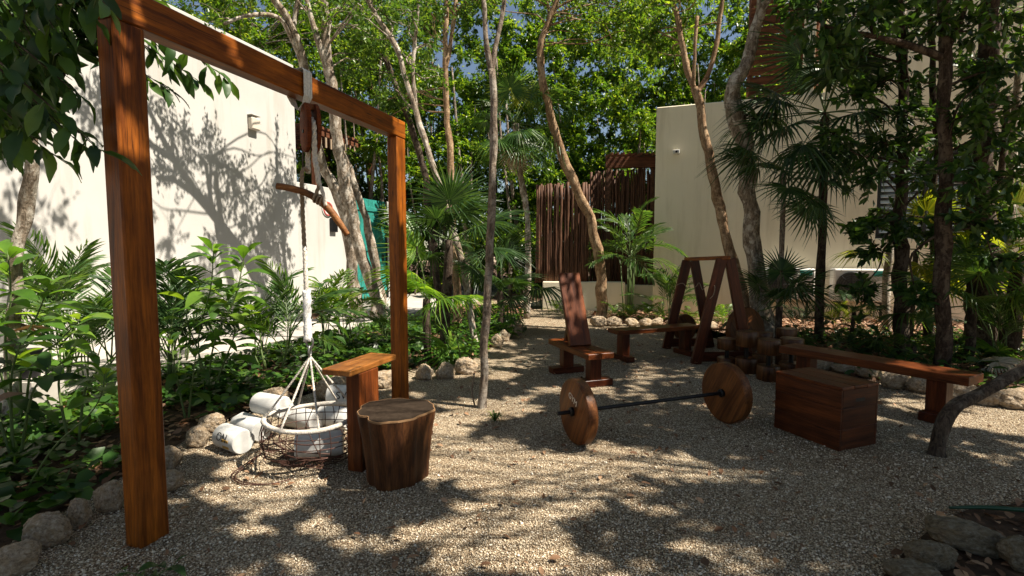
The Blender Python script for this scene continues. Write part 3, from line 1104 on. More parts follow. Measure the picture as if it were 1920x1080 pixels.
# upper terrace screen
for i in range(11):
    plank("screen_slat", M['screen_wood'], rb, RP(3.05, -0.7, 5.56 + i * 0.25) - RC, VV, 1.55, 0.05, 0.2, za=Z + UU * -0.5, bev=0.008)
for s_ in (2.3, 3.82):
    plank("screen_post", M['screen_wood'], rb, RP(s_, -0.8, 6.9) - RC, Z, 3.0, 0.1, 0.1)
rblock("terrace_column", M['cream_wall'], 3.48, 3.7, -0.35, -0.6, 5.43, 9.0)
# camera / lamp on the wall
wc = thing("security_camera", "small white camera on the cream wall near its left corner", "camera", RP(0.52, 0.0, 4.22))
b = MB(); b.box((0, 0, 0), 0.16, 0.1, 0.1, 0.01)
b.build("body", M['ac_white'], wc, frame(UU * -0.12, VV))
b = MB(); b.tube([UU * 0.02, UU * -0.08], 0.025, 8)
b.build("bracket", M['steel'], wc)
b = MB(); b.tube([UU * -0.165, UU * -0.185], 0.03, 10)
b.build("lens", M['black'], wc)
# air conditioners
def ac(s, label):
    r_ = thing("air_conditioner", label, "air conditioner", RP(s, 0.28, 0.0), "air conditioners under the window")
    lo = lambda x, y, z: VV * x - UU * y + Z * z
    b = MB(); b.box((0, 0, 0), 1.12, 0.36, 0.76, 0.03)
    b.build("casing", M['ac_white'], r_, frame(lo(0, 0, 0.86), VV))
    b = MB(); b.lathe([(0.31, 0), (0.31, 0.02)], 30)
    b.build("fan_well", M['ac_grille'], r_, frame(lo(-0.2, 0.172, 0.86), VV, -UU))
    b = MB()
    for q in range(6):
        rr_ = 0.05 + q * 0.052
        b.tube([Vector((rr_ * math.cos(a), rr_ * math.sin(a), 0.03)) for a in [i * math.pi / 12 for i in range(25)]], 0.006, 4, cap=False)
    for q in range(8):
        a = q * math.pi / 4
        b.tube([Vector((0.04 * math.cos(a), 0.04 * math.sin(a), 0.034)), Vector((0.31 * math.cos(a), 0.31 * math.sin(a), 0.034))], 0.006, 4)
    g = b.build("fan_grille", M['iron'], r_, frame(lo(-0.2, 0.172, 0.86), VV, -UU))
    g['kind'] = 'stuff'
    b = MB(); b.box((0, 0, 0), 0.26, 0.012, 0.12, 0.002)
    b.build("maker_label", M['ac_label'], r_, frame(lo(0.36, 0.184, 1.13), VV))
    for x in (-0.42, 0.42):
        b = MB(); b.box((0, 0, 0), 0.06, 0.42, 0.05, 0.005)
        b.build("bracket", M['iron'], r_, frame(lo(x, -0.02, 0.452), VV))
        b = MB(); b.box((0, 0, 0), 0.05, 0.05, 0.43, 0.005)
        b.build("leg", M['iron'], r_, frame(lo(x, 0.12, 0.213), VV))
ac(3.15, "left air conditioner unit with round fan beside the palm trunk")
ac(4.65, "right air conditioner unit under the window behind shrubs")

# ------------------------------------------------------------------ stick fences and low walls
lf = thing("stick_fence", "tall screen of thin brown poles above the low white wall", "fence", P(1055, 583, 14.0))
base = lf.location.copy(); base.z = 0; lf.location = base
pole_meshes = []
for i in range(4):
    b = MB()
    rr = random.Random(i)
    q = [Vector((rr.uniform(-0.012, 0.012), rr.uniform(-0.012, 0.012), z_ * 0.5)) for z_ in range(8)]
    b.tube(q, [0.036 * rr.uniform(0.85, 1.1) for _ in q], 7)
    pole_meshes.append(b.mesh("pole", M['pole'], smooth='all'))
def pole_row(root, x0, x1, y0, y1, z0, ztop, step, jz=0.05):
    n = int(abs(x1 - x0) / step)
    for i in range(n + 1):
        f = i / n
        h = ztop - z0 + rnd.uniform(-jz, jz)
        o = link("pole", pole_meshes[rnd.randrange(4)], root)
        k_ = rnd.uniform(0.75, 1.15)
        o.matrix_local = Matrix.Translation((x0 + (x1 - x0) * f + rnd.uniform(-0.008, 0.008), y0 + (y1 - y0) * f + rnd.uniform(-0.02, 0.02), z0)) @ Matrix.Rotation(rnd.uniform(-0.012, 0.012), 4, 'Y') @ Matrix.Rotation(rnd.uniform(0, 6), 4, 'Z') @ Matrix.Diagonal((k_, k_, h / 3.5, 1))
xl, xr = 0.05 * 14, 0.153 * 14
pole_row(lf, xl - base.x, xr - base.x, 0.1, -0.1, 0.76, 3.55, 0.058)
pole_row(lf, xl - base.x + 0.03, xr - base.x, 0.26, 0.06, 0.76, 3.45, 0.08)
for z_ in (1.1, 3.1):
    plank("rail", M['pole'], lf, ((xl + xr) / 2 - base.x, 0.09, z_), Vector((xr - xl, -0.2, 0)), xr - xl, 0.05, 0.05)
lo = thing("low_wall", "low white wall under the left pole fence beside the path", "wall", (base.x, 13.75, 0))
b = MB(); b.box((0, 0, 0), 2.3, 0.35, 1.0, 0.02)
b.build("wall_face", M['cream_wall'], lo, Matrix.Translation((0.58, 0.2, 0.3)) @ Matrix.Rotation(-0.14, 4, 'Z'))
rf = thing("stick_fence", "darker taller pole fence meeting the cream building", "fence", (2.9, 14.6, 0))
pole_row(rf, -0.5, 1.45, 0.25, -0.25, 0.62, 4.05, 0.064)
pole_row(rf, -0.5, 1.45, 0.42, -0.08, 0.62, 3.9, 0.085)
for z_ in (1.2, 3.4):
    plank("rail", M['pole'], rf, (0.48, 0.06, z_), Vector((1.95, -0.5, 0)), 1.95, 0.05, 0.05)
lo2 = thing("low_wall", "low pale wall beneath the darker pole fence", "wall", (3.4, 14.45, 0))
b = MB(); b.box((0, 0, 0), 2.0, 0.3, 0.85, 0.02)
b.build("wall_face", M['cream_wall'], lo2, Matrix.Translation((0, 0.0, 0.25)) @ Matrix.Rotation(-0.25, 4, 'Z'))
ga = thing("gateway_canopy", "small timber canopy on posts over the dark pole fence", "canopy", (3.55, 14.3, 0))
for x in (-0.75, 0.52):
    plank("post", M['pole'], ga, (x, 0.06, 2.15), Z, 4.3, 0.12, 0.12)
plank("lintel", M['screen_wood'], ga, (-0.1, 0.0, 4.2), (1, -0.1, 0), 1.5, 0.14, 0.3)
for i in range(9):
    plank("rafter", M['screen_wood'], ga, (-0.75 + i * 0.165, 0.1, 4.42), (0, 1, 0.1), 1.0, 0.05, 0.07)

# ------------------------------------------------------------------ woodland beyond: one mass
def woodland():
    rg = np.random.default_rng(5)
    cs, rs = [], []
    def add(n, x0, x1, y0, y1, z0, z1, r0, r1):
        for _ in range(n):
            cs.append((rg.uniform(x0, x1), rg.uniform(y0, y1), rg.uniform(z0, z1)))
            rs.append(rg.uniform(r0, r1))
    add(250, -9, 12, 19, 22.5, 5, 11, 0.5, 0.95)
    add(110, -11, 14, 19, 23, 8.5, 13, 0.6, 1.0)
    add(90, -5.5, 5, 17, 20.5, 4.2, 9, 0.45, 0.85)
    add(70, -4.5, 4.5, 17, 20, 0.2, 4.6, 0.5, 0.9)
    add(110, -20, -6, 19, 24, 4, 13, 0.7, 1.2)
    add(100, 4, 16, 19, 24, 5.5, 13, 0.7, 1.2)
    V, F = clump_leaves(rg, cs, rs, 360, 0.165, 0.35, 0.5, SIMPLE, 12, 0.15)
    o = link("woodland", np_mesh("woodland", V, F, M['leaf_wood']))
    tag(o, "bright leafy woodland filling the background between the walls", "woodland", kind='stuff')
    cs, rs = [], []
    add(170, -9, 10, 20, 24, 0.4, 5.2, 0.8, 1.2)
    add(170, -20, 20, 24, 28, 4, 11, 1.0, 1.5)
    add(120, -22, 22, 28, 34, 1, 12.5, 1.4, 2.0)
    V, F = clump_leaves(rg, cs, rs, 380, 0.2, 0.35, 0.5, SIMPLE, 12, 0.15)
    o = link("woodland", np_mesh("deep_woodland", V, F, M['leaf_dark']))  # darker leaf colour paints in the shade behind the front crowns
    tag(o, "deeper woodland with painted-in shade behind the bright leafy trees", "woodland", kind='stuff')
    b = MB()
    rr = random.Random(4)
    for _ in range(46):
        x, y = rr.uniform(-9, 9), rr.uniform(17.5, 24)
        dx, dy = rr.uniform(-0.8, 0.8), rr.uniform(-0.5, 0.5)
        h = rr.uniform(6, 9)
        pts = [Vector((x, y, -0.1)), Vector((x + dx * 0.2 + rr.uniform(-.15, .15), y, h * 0.33)), Vector((x + dx * 0.5 + rr.uniform(-.2, .2), y + dy, h * 0.66)), Vector((x + dx, y + dy, h))]
        r0 = rr.uniform(0.04, 0.1)
        q, r = smooth_path(pts, [r0, r0 * 0.85, r0 * 0.6, r0 * 0.3], 4)
        b.tube(q, r, 6, wob=0.4)
    o2 = b.build("woodland_trunks", M['bark_grey'], smooth='all')
    tag(o2, "thin grey trunks crowded in the background woodland", "trunks", kind='stuff')
woodland()

# ================================================================== TREES
lp = P
# slim sapling in the gravel
tree("sapling_tree", "slim grey sapling standing alone in the gravel mid yard",
     [pxpath([(905, 770, 5.0, 15), (910, 640, 5.0, 14), (915, 520, 5.0, 15), (922, 400, 5.0, 15), (926, 250, 5.05, 15), (922, 130, 5.1, 14)]) ,
      pxpath([(922, 135, 5.1, 11), (912, 70, 5.1, 9), (905, 0, 5.1, 8), (898, -120, 5.2, 6)]),
      pxpath([(922, 135, 5.1, 11), (934, 75, 5.15, 9), (945, 0, 5.2, 8), (965, -130, 5.4, 6)]),
      pxpath([(893, 768, 5.0, 4), (885, 735, 5.02, 3), (889, 700, 5.03, 3)])],
     blob(3, P(935, -160, 5.3), (0.9, 0.9, 0.5), 9, (0.3, 0.5)), M['bark_grey'], M['leaf_mid'], per=90, L=0.09, seed=21)
# curving tan tree by the path
tree("curved_tree", "tan trunked tree bending in a long curve beside the low wall",
     [pxpath([(1130, 600, 12.0, 21), (1129, 540, 12.0, 19), (1117, 450, 11.9, 19), (1095, 380, 11.8, 18), (1062, 310, 11.7, 17), (1040, 240, 11.6, 15), (1018, 165, 11.5, 14), (1013, 90, 11.4, 13), (1028, 40, 11.4, 11), (1045, 0, 11.4, 10), (1060, -80, 11.4, 8)])],
     blob(5, P(1060, -10, 11.5), (2.0, 1.5, 1.2), 15, (0.5, 0.8)) + blob(6, P(1180, 60, 12.2), (1.5, 1.2, 1.2), 10, (0.5, 0.8)), M['bark_tan'], M['leaf_bright'], per=260, L=0.11, seed=22)
# leaning tree before the cream wall
tree("leaning_tree", "slender brown tree leaning left across the cream wall",
     [pxpath([(1422, 640, 9.0, 24), (1400, 570, 9.1, 20), (1370, 470, 9.3, 18), (1345, 370, 9.5, 17), (1325, 270, 9.6, 16), (1312, 200, 9.7, 15), (1302, 165, 9.7, 14)]),
      pxpath([(1302, 168, 9.7, 12), (1285, 115, 9.8, 11), (1275, 55, 9.8, 9), (1262, 0, 9.9, 8), (1245, -80, 10, 6)]),
      pxpath([(1305, 175, 9.7, 11), (1328, 140, 9.7, 9), (1342, 90, 9.7, 8), (1352, 20, 9.7, 7), (1360, -60, 9.7, 5)]),
      pxpath([(1300, 165, 9.7, 8), (1302, 110, 9.6, 7), (1308, 30, 9.6, 6)])],
     blob(7, P(1265, -40, 9.9), (1.3, 1.1, 0.8), 12, (0.45, 0.7)) + blob(8, P(1240, 80, 10.3), (0.7, 0.9, 0.9), 7, (0.4, 0.6)), M['bark_tan'], M['leaf_bright'], per=200, L=0.1, seed=23)
# thick twisted tree
tree("twisted_tree", "thick twisted pale tree trunk right of the timber A-frames",
     [pxpath([(1448, 655, 8.9, 60), (1432, 600, 8.9, 38), (1420, 530, 8.9, 32), (1410, 440, 8.9, 30), (1402, 340, 8.9, 28), (1394, 260, 8.9, 30), (1374, 205, 8.9, 30), (1378, 160, 8.9, 24), (1402, 110, 8.9, 22), (1418, 50, 8.9, 20), (1430, -20, 8.9, 16), (1440, -120, 8.9, 10)]),
      pxpath([(1420, 620, 8.7, 18), (1412, 540, 8.7, 14), (1412, 440, 8.8, 12), (1400, 330, 8.85, 8)])],
     blob(9, P(1500, -60, 8.6), (1.1, 0.9, 0.4), 7, (0.4, 0.6)), M['bark_pale'], M['leaf_dark'], per=150, L=0.12, seed=24)
# dark trees on the right
tree("dark_tree", "dark slim tree behind the middle of the long bench",
     [pxpath([(1690, 668, 7.6, 26), (1690, 560, 7.6, 24), (1688, 440, 7.6, 20), (1690, 330, 7.6, 18), (1695, 200, 7.5, 16), (1690, 60, 7.4, 13), (1680, -100, 7.4, 9)])],
     [(P(1690, 215, 7.3), 0.45), (P(1640, 165, 7.4), 0.4), (P(1720, 330, 7.0), 0.4), (P(1640, 330, 7.2), 0.35), (P(1700, 420, 7.3), 0.4),
      (P(1650, 470, 7.4), 0.35), (P(1610, 545, 7.5), 0.35), (P(1630, 420, 7.6), 0.3), (P(1600, 440, 7.3), 0.25), (P(1750, 450, 7.3), 0.35), (P(1580, 110, 7.2), 0.45), (P(1640, 60, 7.2), 0.5), (P(1560, 250, 7.4), 0.3), (P(1600, 180, 7.3), 0.35), (P(1720, 250, 7.2), 0.35), (P(1660, 270, 7.3), 0.35), (P(1530, 20, 7.3), 0.45), (P(1700, 110, 7.3), 0.45), (P(1720, 20, 7.2), 0.5)]
     + blob(10, P(1660, -150, 7.4), (1.5, 1.4, 0.8), 14, (0.5, 0.8)), M['bark_dark'], M['leaf_dark'], per=130, L=0.14, seed=25, ratio=0.42, tpl=NICE)
tree("dark_tree", "straight dark tree rising behind the right end of the long bench",
     [pxpath([(1765, 705, 6.5, 26), (1766, 600, 6.5, 24), (1770, 480, 6.5, 23), (1772, 360, 6.5, 22), (1770, 240, 6.4, 21), (1772, 110, 6.4, 20), (1770, -40, 6.4, 16), (1772, -180, 6.4, 12)]),
      pxpath([(1770, 112, 6.4, 14), (1720, 90, 6.3, 12), (1660, 72, 6.2, 10), (1600, 62, 6.1, 7), (1545, 50, 6.0, 5)]),
      pxpath([(1772, 100, 6.4, 10), (1800, 40, 6.4, 9), (1822, -40, 6.4, 7)])],
     [(P(1540, 40, 6.0), 0.4), (P(1600, 30, 6.1), 0.4), (P(1490, 20, 6.1), 0.45), (P(1560, 90, 6.0), 0.28), (P(1650, 10, 6.2), 0.45), (P(1820, 60, 6.4), 0.45), (P(1880, 30, 6.4), 0.5), (P(1850, 150, 6.3), 0.4),
      (P(1900, 120, 6.1), 0.45), (P(1860, 480, 6.3), 0.35), (P(1800, 220, 6.2), 0.4), (P(1760, 40, 6.2), 0.45), (P(1840, 250, 6.2), 0.45), (P(1900, 330, 6.2), 0.45), (P(1815, 340, 6.1), 0.38), (P(1880, 420, 6.2), 0.4), (P(1820, 420, 6.2), 0.3), (P(1720, 560, 6.6), 0.25), (P(1910, 200, 6.1), 0.45)]
     + blob(12, P(1780, -220, 6.2), (1.8, 1.8, 0.8), 20, (0.5, 0.8)), M['bark_dark'], M['leaf_dark'], per=130, L=0.14, seed=26, ratio=0.42, tpl=NICE)
tree("dark_tree", "thickest dark tree trunk at the right edge, hung with leaves",
     [pxpath([(1838, 665, 7.9, 52), (1838, 580, 7.9, 44), (1836, 470, 7.9, 42), (1838, 360, 7.9, 40), (1845, 220, 7.9, 36), (1855, 60, 7.9, 30), (1865, -90, 7.9, 22)]),
      pxpath([(1875, 640, 8.1, 16), (1870, 540, 8.1, 14), (1868, 430, 8.1, 12), (1880, 300, 8.0, 10), (1890, 180, 8.0, 8)])],
     [(P(1880, 120, 7.7), 0.5), (P(1830, 190, 7.6), 0.45), (P(1890, 270, 7.6), 0.5), (P(1800, 130, 7.7), 0.45), (P(1790, 300, 7.6), 0.4), (P(1860, 380, 7.5), 0.4)] + blob(13, P(1900, -150, 7.8), (2.0, 1.6, 0.9), 22, (0.5, 0.9)), M['bark_dark'], M['leaf_dark'], per=160, L=0.14, seed=27, ratio=0.42)
tree("dark_tree", "sinuous dark tree between the two straight dark trunks at right",
     [pxpath([(1738, 640, 8.6, 17), (1742, 560, 8.6, 14), (1752, 470, 8.6, 13), (1748, 380, 8.6, 12), (1758, 280, 8.6, 11), (1750, 180, 8.6, 10), (1745, 60, 8.6, 9), (1740, -60, 8.6, 7)])],
     [(P(x_, y_, 8.5), r_) for x_, y_, r_ in ((1640, 230, 0.4), (1700, 300, 0.4), (1780, 260, 0.42), (1800, 380, 0.42), (1870, 300, 0.45), (1900, 440, 0.4), (1780, 470, 0.38), (1720, 180, 0.42), (1830, 110, 0.5), (1700, 60, 0.5), (1780, 0, 0.5), (1640, 120, 0.4), (1600, 20, 0.5), (1850, 520, 0.35), (1660, 400, 0.35), (1590, 330, 0.3))],
     M['bark_dark'], M['leaf_dark'], per=150, L=0.14, seed=91, ratio=0.42)
tree("pale_tree", "pale thin trunk close to the wall between the two air conditioners and the dark tree",
     [pxpath([(1662, 625, 9.8, 14), (1662, 560, 9.8, 13), (1668, 480, 9.8, 12), (1690, 300, 9.8, 10), (1690, 100, 9.8, 9), (1700, -30, 9.8, 7)])],
     blob(14, P(1700, -60, 9.8), (1.0, 1.0, 0.6), 6, (0.4, 0.6)), M['bark_pale'], M['leaf_mid'], per=120, L=0.11, seed=28)
tree("pale_tree", "pale trunk at the far right edge standing before the cream wall",
     [pxpath([(1893, 640, 8.8, 20), (1890, 540, 8.8, 18), (1893, 420, 8.8, 16), (1900, 250, 8.8, 13), (1915, 80, 8.8, 10)])],
     [(P(1925, 60, 8.8), 0.6), (P(1900, 20, 8.8), 0.5), (P(1950, 120, 8.6), 0.6)], M['bark_pale'], M['leaf_mid'], per=160, L=0.12, seed=29)
# twin leaning trunks by the teal door
tree("twin_trunk_tree", "pale twin stemmed tree leaning across the teal door",
     [pxpath([(715, 600, 11.2, 30), (700, 545, 11.2, 20), (668, 440, 11.0, 20), (645, 330, 10.8, 22), (628, 220, 10.6, 20), (615, 110, 10.4, 17), (610, 0, 10.3, 14), (605, -100, 10.2, 10)]),
      pxpath([(718, 595, 11.3, 18), (712, 540, 11.4, 17), (690, 430, 11.2, 15), (665, 345, 11.0, 13), (648, 300, 10.9, 12)]),
      pxpath([(616, 130, 10.4, 13), (598, 75, 10.3, 11), (580, 20, 10.2, 9), (560, -70, 10.1, 7)])],
     blob(15, P(600, -60, 10.0), (1.7, 1.5, 0.7), 14, (0.45, 0.75)) + blob(16, P(690, 70, 11.0), (0.9, 0.9, 0.8), 7, (0.4, 0.6)), M['bark_pale'], M['leaf_bright'], per=220, L=0.1, seed=30)
# pale limb tree left of it, its limbs throw the branching shadow on the white wall
tree("pale_limb_tree", "pale bare limbed tree rising behind the timber beam near the wall end",
     [pxpath([(668, 585, 12.2, 24), (650, 430, 12.0, 20), (628, 350, 11.8, 19), (602, 310, 11.6, 17), (588, 240, 11.2, 16), (572, 130, 10.6, 16), (548, 55, 10.2, 15), (515, 0, 9.8, 13), (480, -90, 9.4, 10), (430, -200, 9.0, 7)]),
      pxpath([(570, 128, 10.6, 10), (530, 40, 10.0, 9), (470, 28, 9.6, 7), (420, 45, 9.3, 5)]),
      pxpath([(548, 58, 10.2, 10), (560, 0, 10.2, 8), (580, -100, 10.2, 6)]),
      pxpath([(500, -30, 9.7, 9), (440, -70, 9.2, 8), (370, -110, 8.7, 7), (300, -160, 8.3, 5)]),
      pxpath([(440, -70, 9.2, 7), (400, -160, 8.8, 5), (380, -260, 8.6, 4)])],
     [(P(415, 40, 9.3), 0.5), (P(470, 10, 9.6), 0.45), (P(380, -260, 8.6), 0.6), (P(430, -200, 9.0), 0.6), (P(580, -110, 10.2), 0.6), (P(300, -165, 8.3), 0.5), (P(520, -150, 9.6), 0.6), (P(350, -190, 8.4), 0.5)] + blob(88, UV(10.2, -6.4, 8.3), (0.9, 1.0, 0.5), 7, (0.4, 0.6)), M['bark_pale'], M['leaf_bright'], per=130, L=0.1, seed=31)
b0 = Vector((-9.2, 17.2, 0))
tree("leafy_tree", "leafy tree rising over the top edge of the white wall behind the beam",
     [[(b0, 0.16), (b0 + Vector((0.1, 0, 3)), 0.13), (b0 + Vector((0.3, 0, 6)), 0.1), (b0 + Vector((0.6, 0, 9)), 0.05)]],
     blob(95, P(470, 30, 17.0), (2.6, 1.4, 1.7), 26, (0.55, 0.9)) + blob(96, P(610, 60, 17.5), (1.6, 1.2, 1.6), 12, (0.5, 0.8)), M['bark_grey'], M['leaf_wood'], per=300, L=0.15, seed=95)
# thin leaning trunks mid
tree("thin_tree", "thin pale trunk leaning left above the big fan palm",
     [pxpath([(893, 655, 8.4, 12), (872, 520, 8.4, 12), (850, 430, 8.4, 12), (825, 350, 8.4, 11), (800, 275, 8.4, 11), (780, 210, 8.4, 11), (762, 150, 8.4, 10), (738, 80, 8.4, 9), (700, 20, 8.4, 8), (660, -60, 8.4, 6)]),
      pxpath([(782, 220, 8.4, 8), (775, 140, 8.4, 7), (780, 60, 8.4, 6), (790, -40, 8.4, 5)])],
     blob(17, P(710, 10, 8.6), (1.1, 0.9, 0.7), 9, (0.35, 0.55)) + blob(18, P(790, 110, 8.9), (0.9, 0.6, 0.9), 7, (0.3, 0.5)), M['bark_pale'], M['leaf_mid'], per=170, L=0.085, seed=32)
tree("thin_tree", "thin upright tan trunk behind the big fan palm",
     [pxpath([(862, 600, 10.5, 15), (850, 450, 10.5, 13), (846, 330, 10.5, 12), (838, 230, 10.5, 11), (835, 120, 10.5, 10), (836, 0, 10.5, 9), (838, -80, 10.5, 7)]),
      pxpath([(836, 130, 10.5, 8), (848, 60, 10.5, 7), (856, -20, 10.5, 6)])],
     blob(19, P(850, 20, 10.6), (1.2, 1.0, 0.9), 11, (0.4, 0.7)) + blob(20, P(760, 190, 11.5), (0.9, 0.7, 1.0), 7, (0.4, 0.6)), M['bark_tan'], M['leaf_mid'], per=200, L=0.095, seed=33)
tree("thin_tree", "thin dark branching trunk left of the thin leaning trunks",
     [pxpath([(828, 590, 12, 14), (808, 420, 12, 13), (790, 300, 12, 12), (760, 210, 12, 11), (728, 120, 12, 10), (700, 40, 12, 8), (680, -30, 12, 6)])],
     blob(23, P(700, 60, 12), (1.4, 1.0, 1.2), 12, (0.5, 0.8)), M['bark_dark'], M['leaf_mid'], per=220, L=0.1, seed=37)
# left pale tree in front of the white wall
tree("pale_tree", "mottled pale tree in front of the white wall at the far left",
     [pxpath([(22, 800, 4.55, 26), (24, 600, 4.55, 22), (32, 480, 4.55, 22), (48, 400, 4.55, 21), (60, 320, 4.5, 20), (62, 240, 4.45, 19), (72, 150, 4.4, 16), (64, 40, 4.4, 13), (70, -80, 4.6, 11), (95, -250, 5.2, 9)]),
      pxpath([(62, 262, 4.45, 9), (75, 210, 4.4, 8), (78, 150, 4.35, 6)])],
     blob(24, (-4.5, 6.6, 7.5), (1.3, 1.9, 0.7), 15, (0.45, 0.7)) + blob(25, (-4.3, 4.6, 5.6), (0.9, 0.9, 0.5), 5, (0.4, 0.6)) + [(P(20, 130, 4.3), 0.3), (P(20, 230, 4.3), 0.22)], M['bark_pale'], M['leaf_dark'], per=110, L=0.14, seed=34)

# crooked low stem at the right
low = tree("crooked_tree", "low crooked bare stem arching to the right edge beside the box",
     [pxpath([(1752, 862, 3.82, 30), (1756, 828, 3.83, 25), (1768, 790, 3.84, 24), (1790, 762, 3.85, 22), (1832, 742, 3.86, 20), (1880, 715, 3.87, 20), (1935, 680, 3.88, 20), (2010, 610, 3.9, 20), (2080, 450, 4.0, 22), (2130, 200, 4.1, 18)]),
      pxpath([(1752, 858, 3.8, 20), (1780, 868, 3.74, 13), (1805, 880, 3.68, 6)]),
      pxpath([(1750, 856, 3.84, 16), (1732, 862, 3.82, 8), (1715, 866, 3.8, 4)])],
     [(P(2130, 150, 4.1), 0.6), (P(2180, 60, 4.0), 0.7), (P(2100, -40, 4.2), 0.6)], M['bark_mid'], M['leaf_mid'], per=130, L=0.12, seed=35)

# shade trees standing out of frame on the right and behind the camera; their crowns dapple the yard
SH = [((7.0, 1.8), 6.8, [((6.8, 1.6, 6.8), (1.7, 1.9, 0.9), 30), ((3.9, 0.6, 6.5), (1.5, 1.3, 0.5), 50), ((1.7, 1.6, 6.2), (1.1, 0.9, 0.4), 30), ((0.9, 3.0, 6.2), (0.8, 1.2, 0.4), 18), ((0.5, 1.2, 5.9), (1.0, 0.8, 0.4), 22)], 41),
      ((8.2, 4.4), 7.2, [((7.3, 4.0, 7.2), (2.0, 2.0, 1.0), 34), ((4.7, 4.6, 6.8), (1.3, 2.0, 0.5), 50), ((5.6, 7.2, 7.2), (1.4, 1.6, 0.7), 26), ((2.6, 4.0, 6.3), (0.8, 0.8, 0.4), 16)], 42),
      ((6.0, -1.2), 6.6, [((5.4, -0.8, 6.6), (2.0, 1.4, 0.8), 30), ((3.2, -1.0, 6.4), (1.5, 0.9, 0.5), 34)], 43),
      ((9.6, 0.6), 8.6, [((9.4, 0.4, 8.6), (2.2, 2.2, 1.2), 36)], 44), ((10.6, 5.2), 8.6, [((10.2, 5.2, 8.6), (2.2, 2.2, 1.2), 36)], 45),
      ((0.6, -2.6), 6.2, [((0.8, -2.4, 6.6), (2.4, 1.7, 0.9), 32)], 46), ((-4.4, -1.8), 6.4, [((-4.4, -1.6, 6.6), (2.0, 1.7, 0.9), 26)], 47)]  # added behind the camera to shade the ground there and cut sky light
# open places in the canopy, given by where the sun through them reaches the ground
GAPS = [(0.0, 2.75, 0.48), (0.4, 2.6, 0.15), (-0.2, 3.35, 0.2), (0.85, 3.3, 0.14), (-1.7, 3.45, 0.30), (-0.3, 5.0, 0.42), (0.3, 5.6, 0.25), (-0.2, 6.7, 0.5), (0.5, 7.4, 0.3),
        (0.75, 3.65, 0.15), (-0.5, 8.4, 0.7), (-2.3, 4.2, 0.35), (-0.9, 4.0, 0.15), (1.5, 3.7, 0.08), (2.6, 4.9, 0.1), (1.8, 6.9, 0.15),
        (-2.25, 2.75, 0.03), (-2.86, 2.94, 0.04), (-3.36, 3.1, 0.1), (-1.79, 5.38, 0.15), (-2.45, 5.6, 0.15), (-3.43, 4.63, 0.15)]
for (x, y), h, crowns, sd in SH:
    rr = random.Random(sd)
    p0 = Vector((x + rr.uniform(0.1, 0.6), y, 0))
    cl = []
    for i, (c, sp, n) in enumerate(crowns):
        cl += blob(sd * 7 + i, c, sp, n, (0.5, 0.8) if i == 0 else (0.19, 0.36))
    cl = [(c, r) for c, r in cl if not any(((c.x - SUNV.x / SUNV.z * c.z - gx) ** 2 + (c.y - SUNV.y / SUNV.z * c.z - gy) ** 2) < (gr * 0.98 + r * 0.6) ** 2 for gx, gy, gr in GAPS)]
    tree("shade_tree", "leafy shade tree standing just outside the view",
         [[(p0, 0.12), (p0 + Vector((-0.1, 0.1, h * 0.35)), 0.1), (p0 + Vector((-0.2, 0, h * 0.7)), 0.075), (Vector((x, y, h)), 0.04)]],
         cl, M['bark_grey'], M['leaf_mid'], per=90, L=0.25, ratio=0.6, droop=0.05, seed=sd, group="shade trees beside the yard", limb_r=0.012)

# ================================================================== PALMS AND SHRUBS
def gnd(px, Y):
    return Vector(((px - 960) / FOC * Y, Y, 0))

fan_palm("large dark fan palm with a round spread crown in mid garden", gnd(832, 8.2), P(842, 450, 8.2), 0.07,
         [(-100, 30, 1.0), (-80, 60, 1.05), (-40, 20, 1.0), (-130, 15, 1.0), (180, 35, 1.0), (10, 30, 1.1), (60, 55, 1.0), (-10, -5, 1.1)], 'palm_dark', 1, 4, 0.82, 'bark_dark')
fan_palm("small pale green fan palm behind the far timber post", gnd(800, 7.2), P(800, 560, 7.2), 0.05,
         [(-90, 25, 0.85), (-60, 10, 0.85), (-120, 40, 0.85), (-20, 10, 0.8)], 'leaf_shrub', 2, 2, 0.85, 'bark_dark')
tp = fan_palm("tall thin fan palm with a drooping skirt in front of the woodland", gnd(988, 12.0), P(966, 232, 12.0), 0.07,
         [(-80, -40, 1.0), (-120, -30, 1.0), (0, -20, 1.0)], 'palm_mid', 3, 9, 1.0, 'bark_pale', mid=[P(990, 430, 12.0), P(976, 330, 12.0)], skirt=6)
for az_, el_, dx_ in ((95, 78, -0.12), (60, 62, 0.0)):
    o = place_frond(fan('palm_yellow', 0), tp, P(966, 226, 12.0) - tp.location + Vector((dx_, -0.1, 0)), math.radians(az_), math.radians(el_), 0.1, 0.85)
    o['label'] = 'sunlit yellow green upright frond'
fan_palm("low dark fan palm beside the path in front of the woodland", gnd(940, 10.4), P(938, 545, 10.4), 0.06,
         [(-70, 20, 1.0), (-20, 10, 1.05), (-110, 30, 1.0)], 'palm_dark', 4, 6, 0.95, 'bark_dark')
fan_palm("tall fan palm with dark hanging fronds in front of the cream wall", gnd(1540, 8.8), P(1546, 212, 8.5), 0.065,
         [(185, 15, 1.0), (200, -15, 1.0), (215, -35, 1.05), (240, -50, 1.05), (285, -45, 1.0), (310, -30, 1.0), (170, 30, 1.0), (265, -10, 0.95), (340, 5, 1.0), (255, 35, 1.0), (150, 5, 1.05)], 'palm_dark', 5, 6, 1.05, 'bark_dark', mid=[P(1541, 460, 8.6)], els=(0, 80))
fan_palm("fan palm with broken spread fronds touching the twisted tree", gnd(1462, 8.3), P(1470, 320, 8.3), 0.04,
         [(180, 25, 0.9), (210, 5, 0.9), (250, -25, 0.9), (-60, -40, 0.9), (150, 40, 0.85), (290, -15, 0.9)], 'palm_dark', 6, 2, 0.9, 'bark_grey', mid=[P(1466, 470, 8.3)])
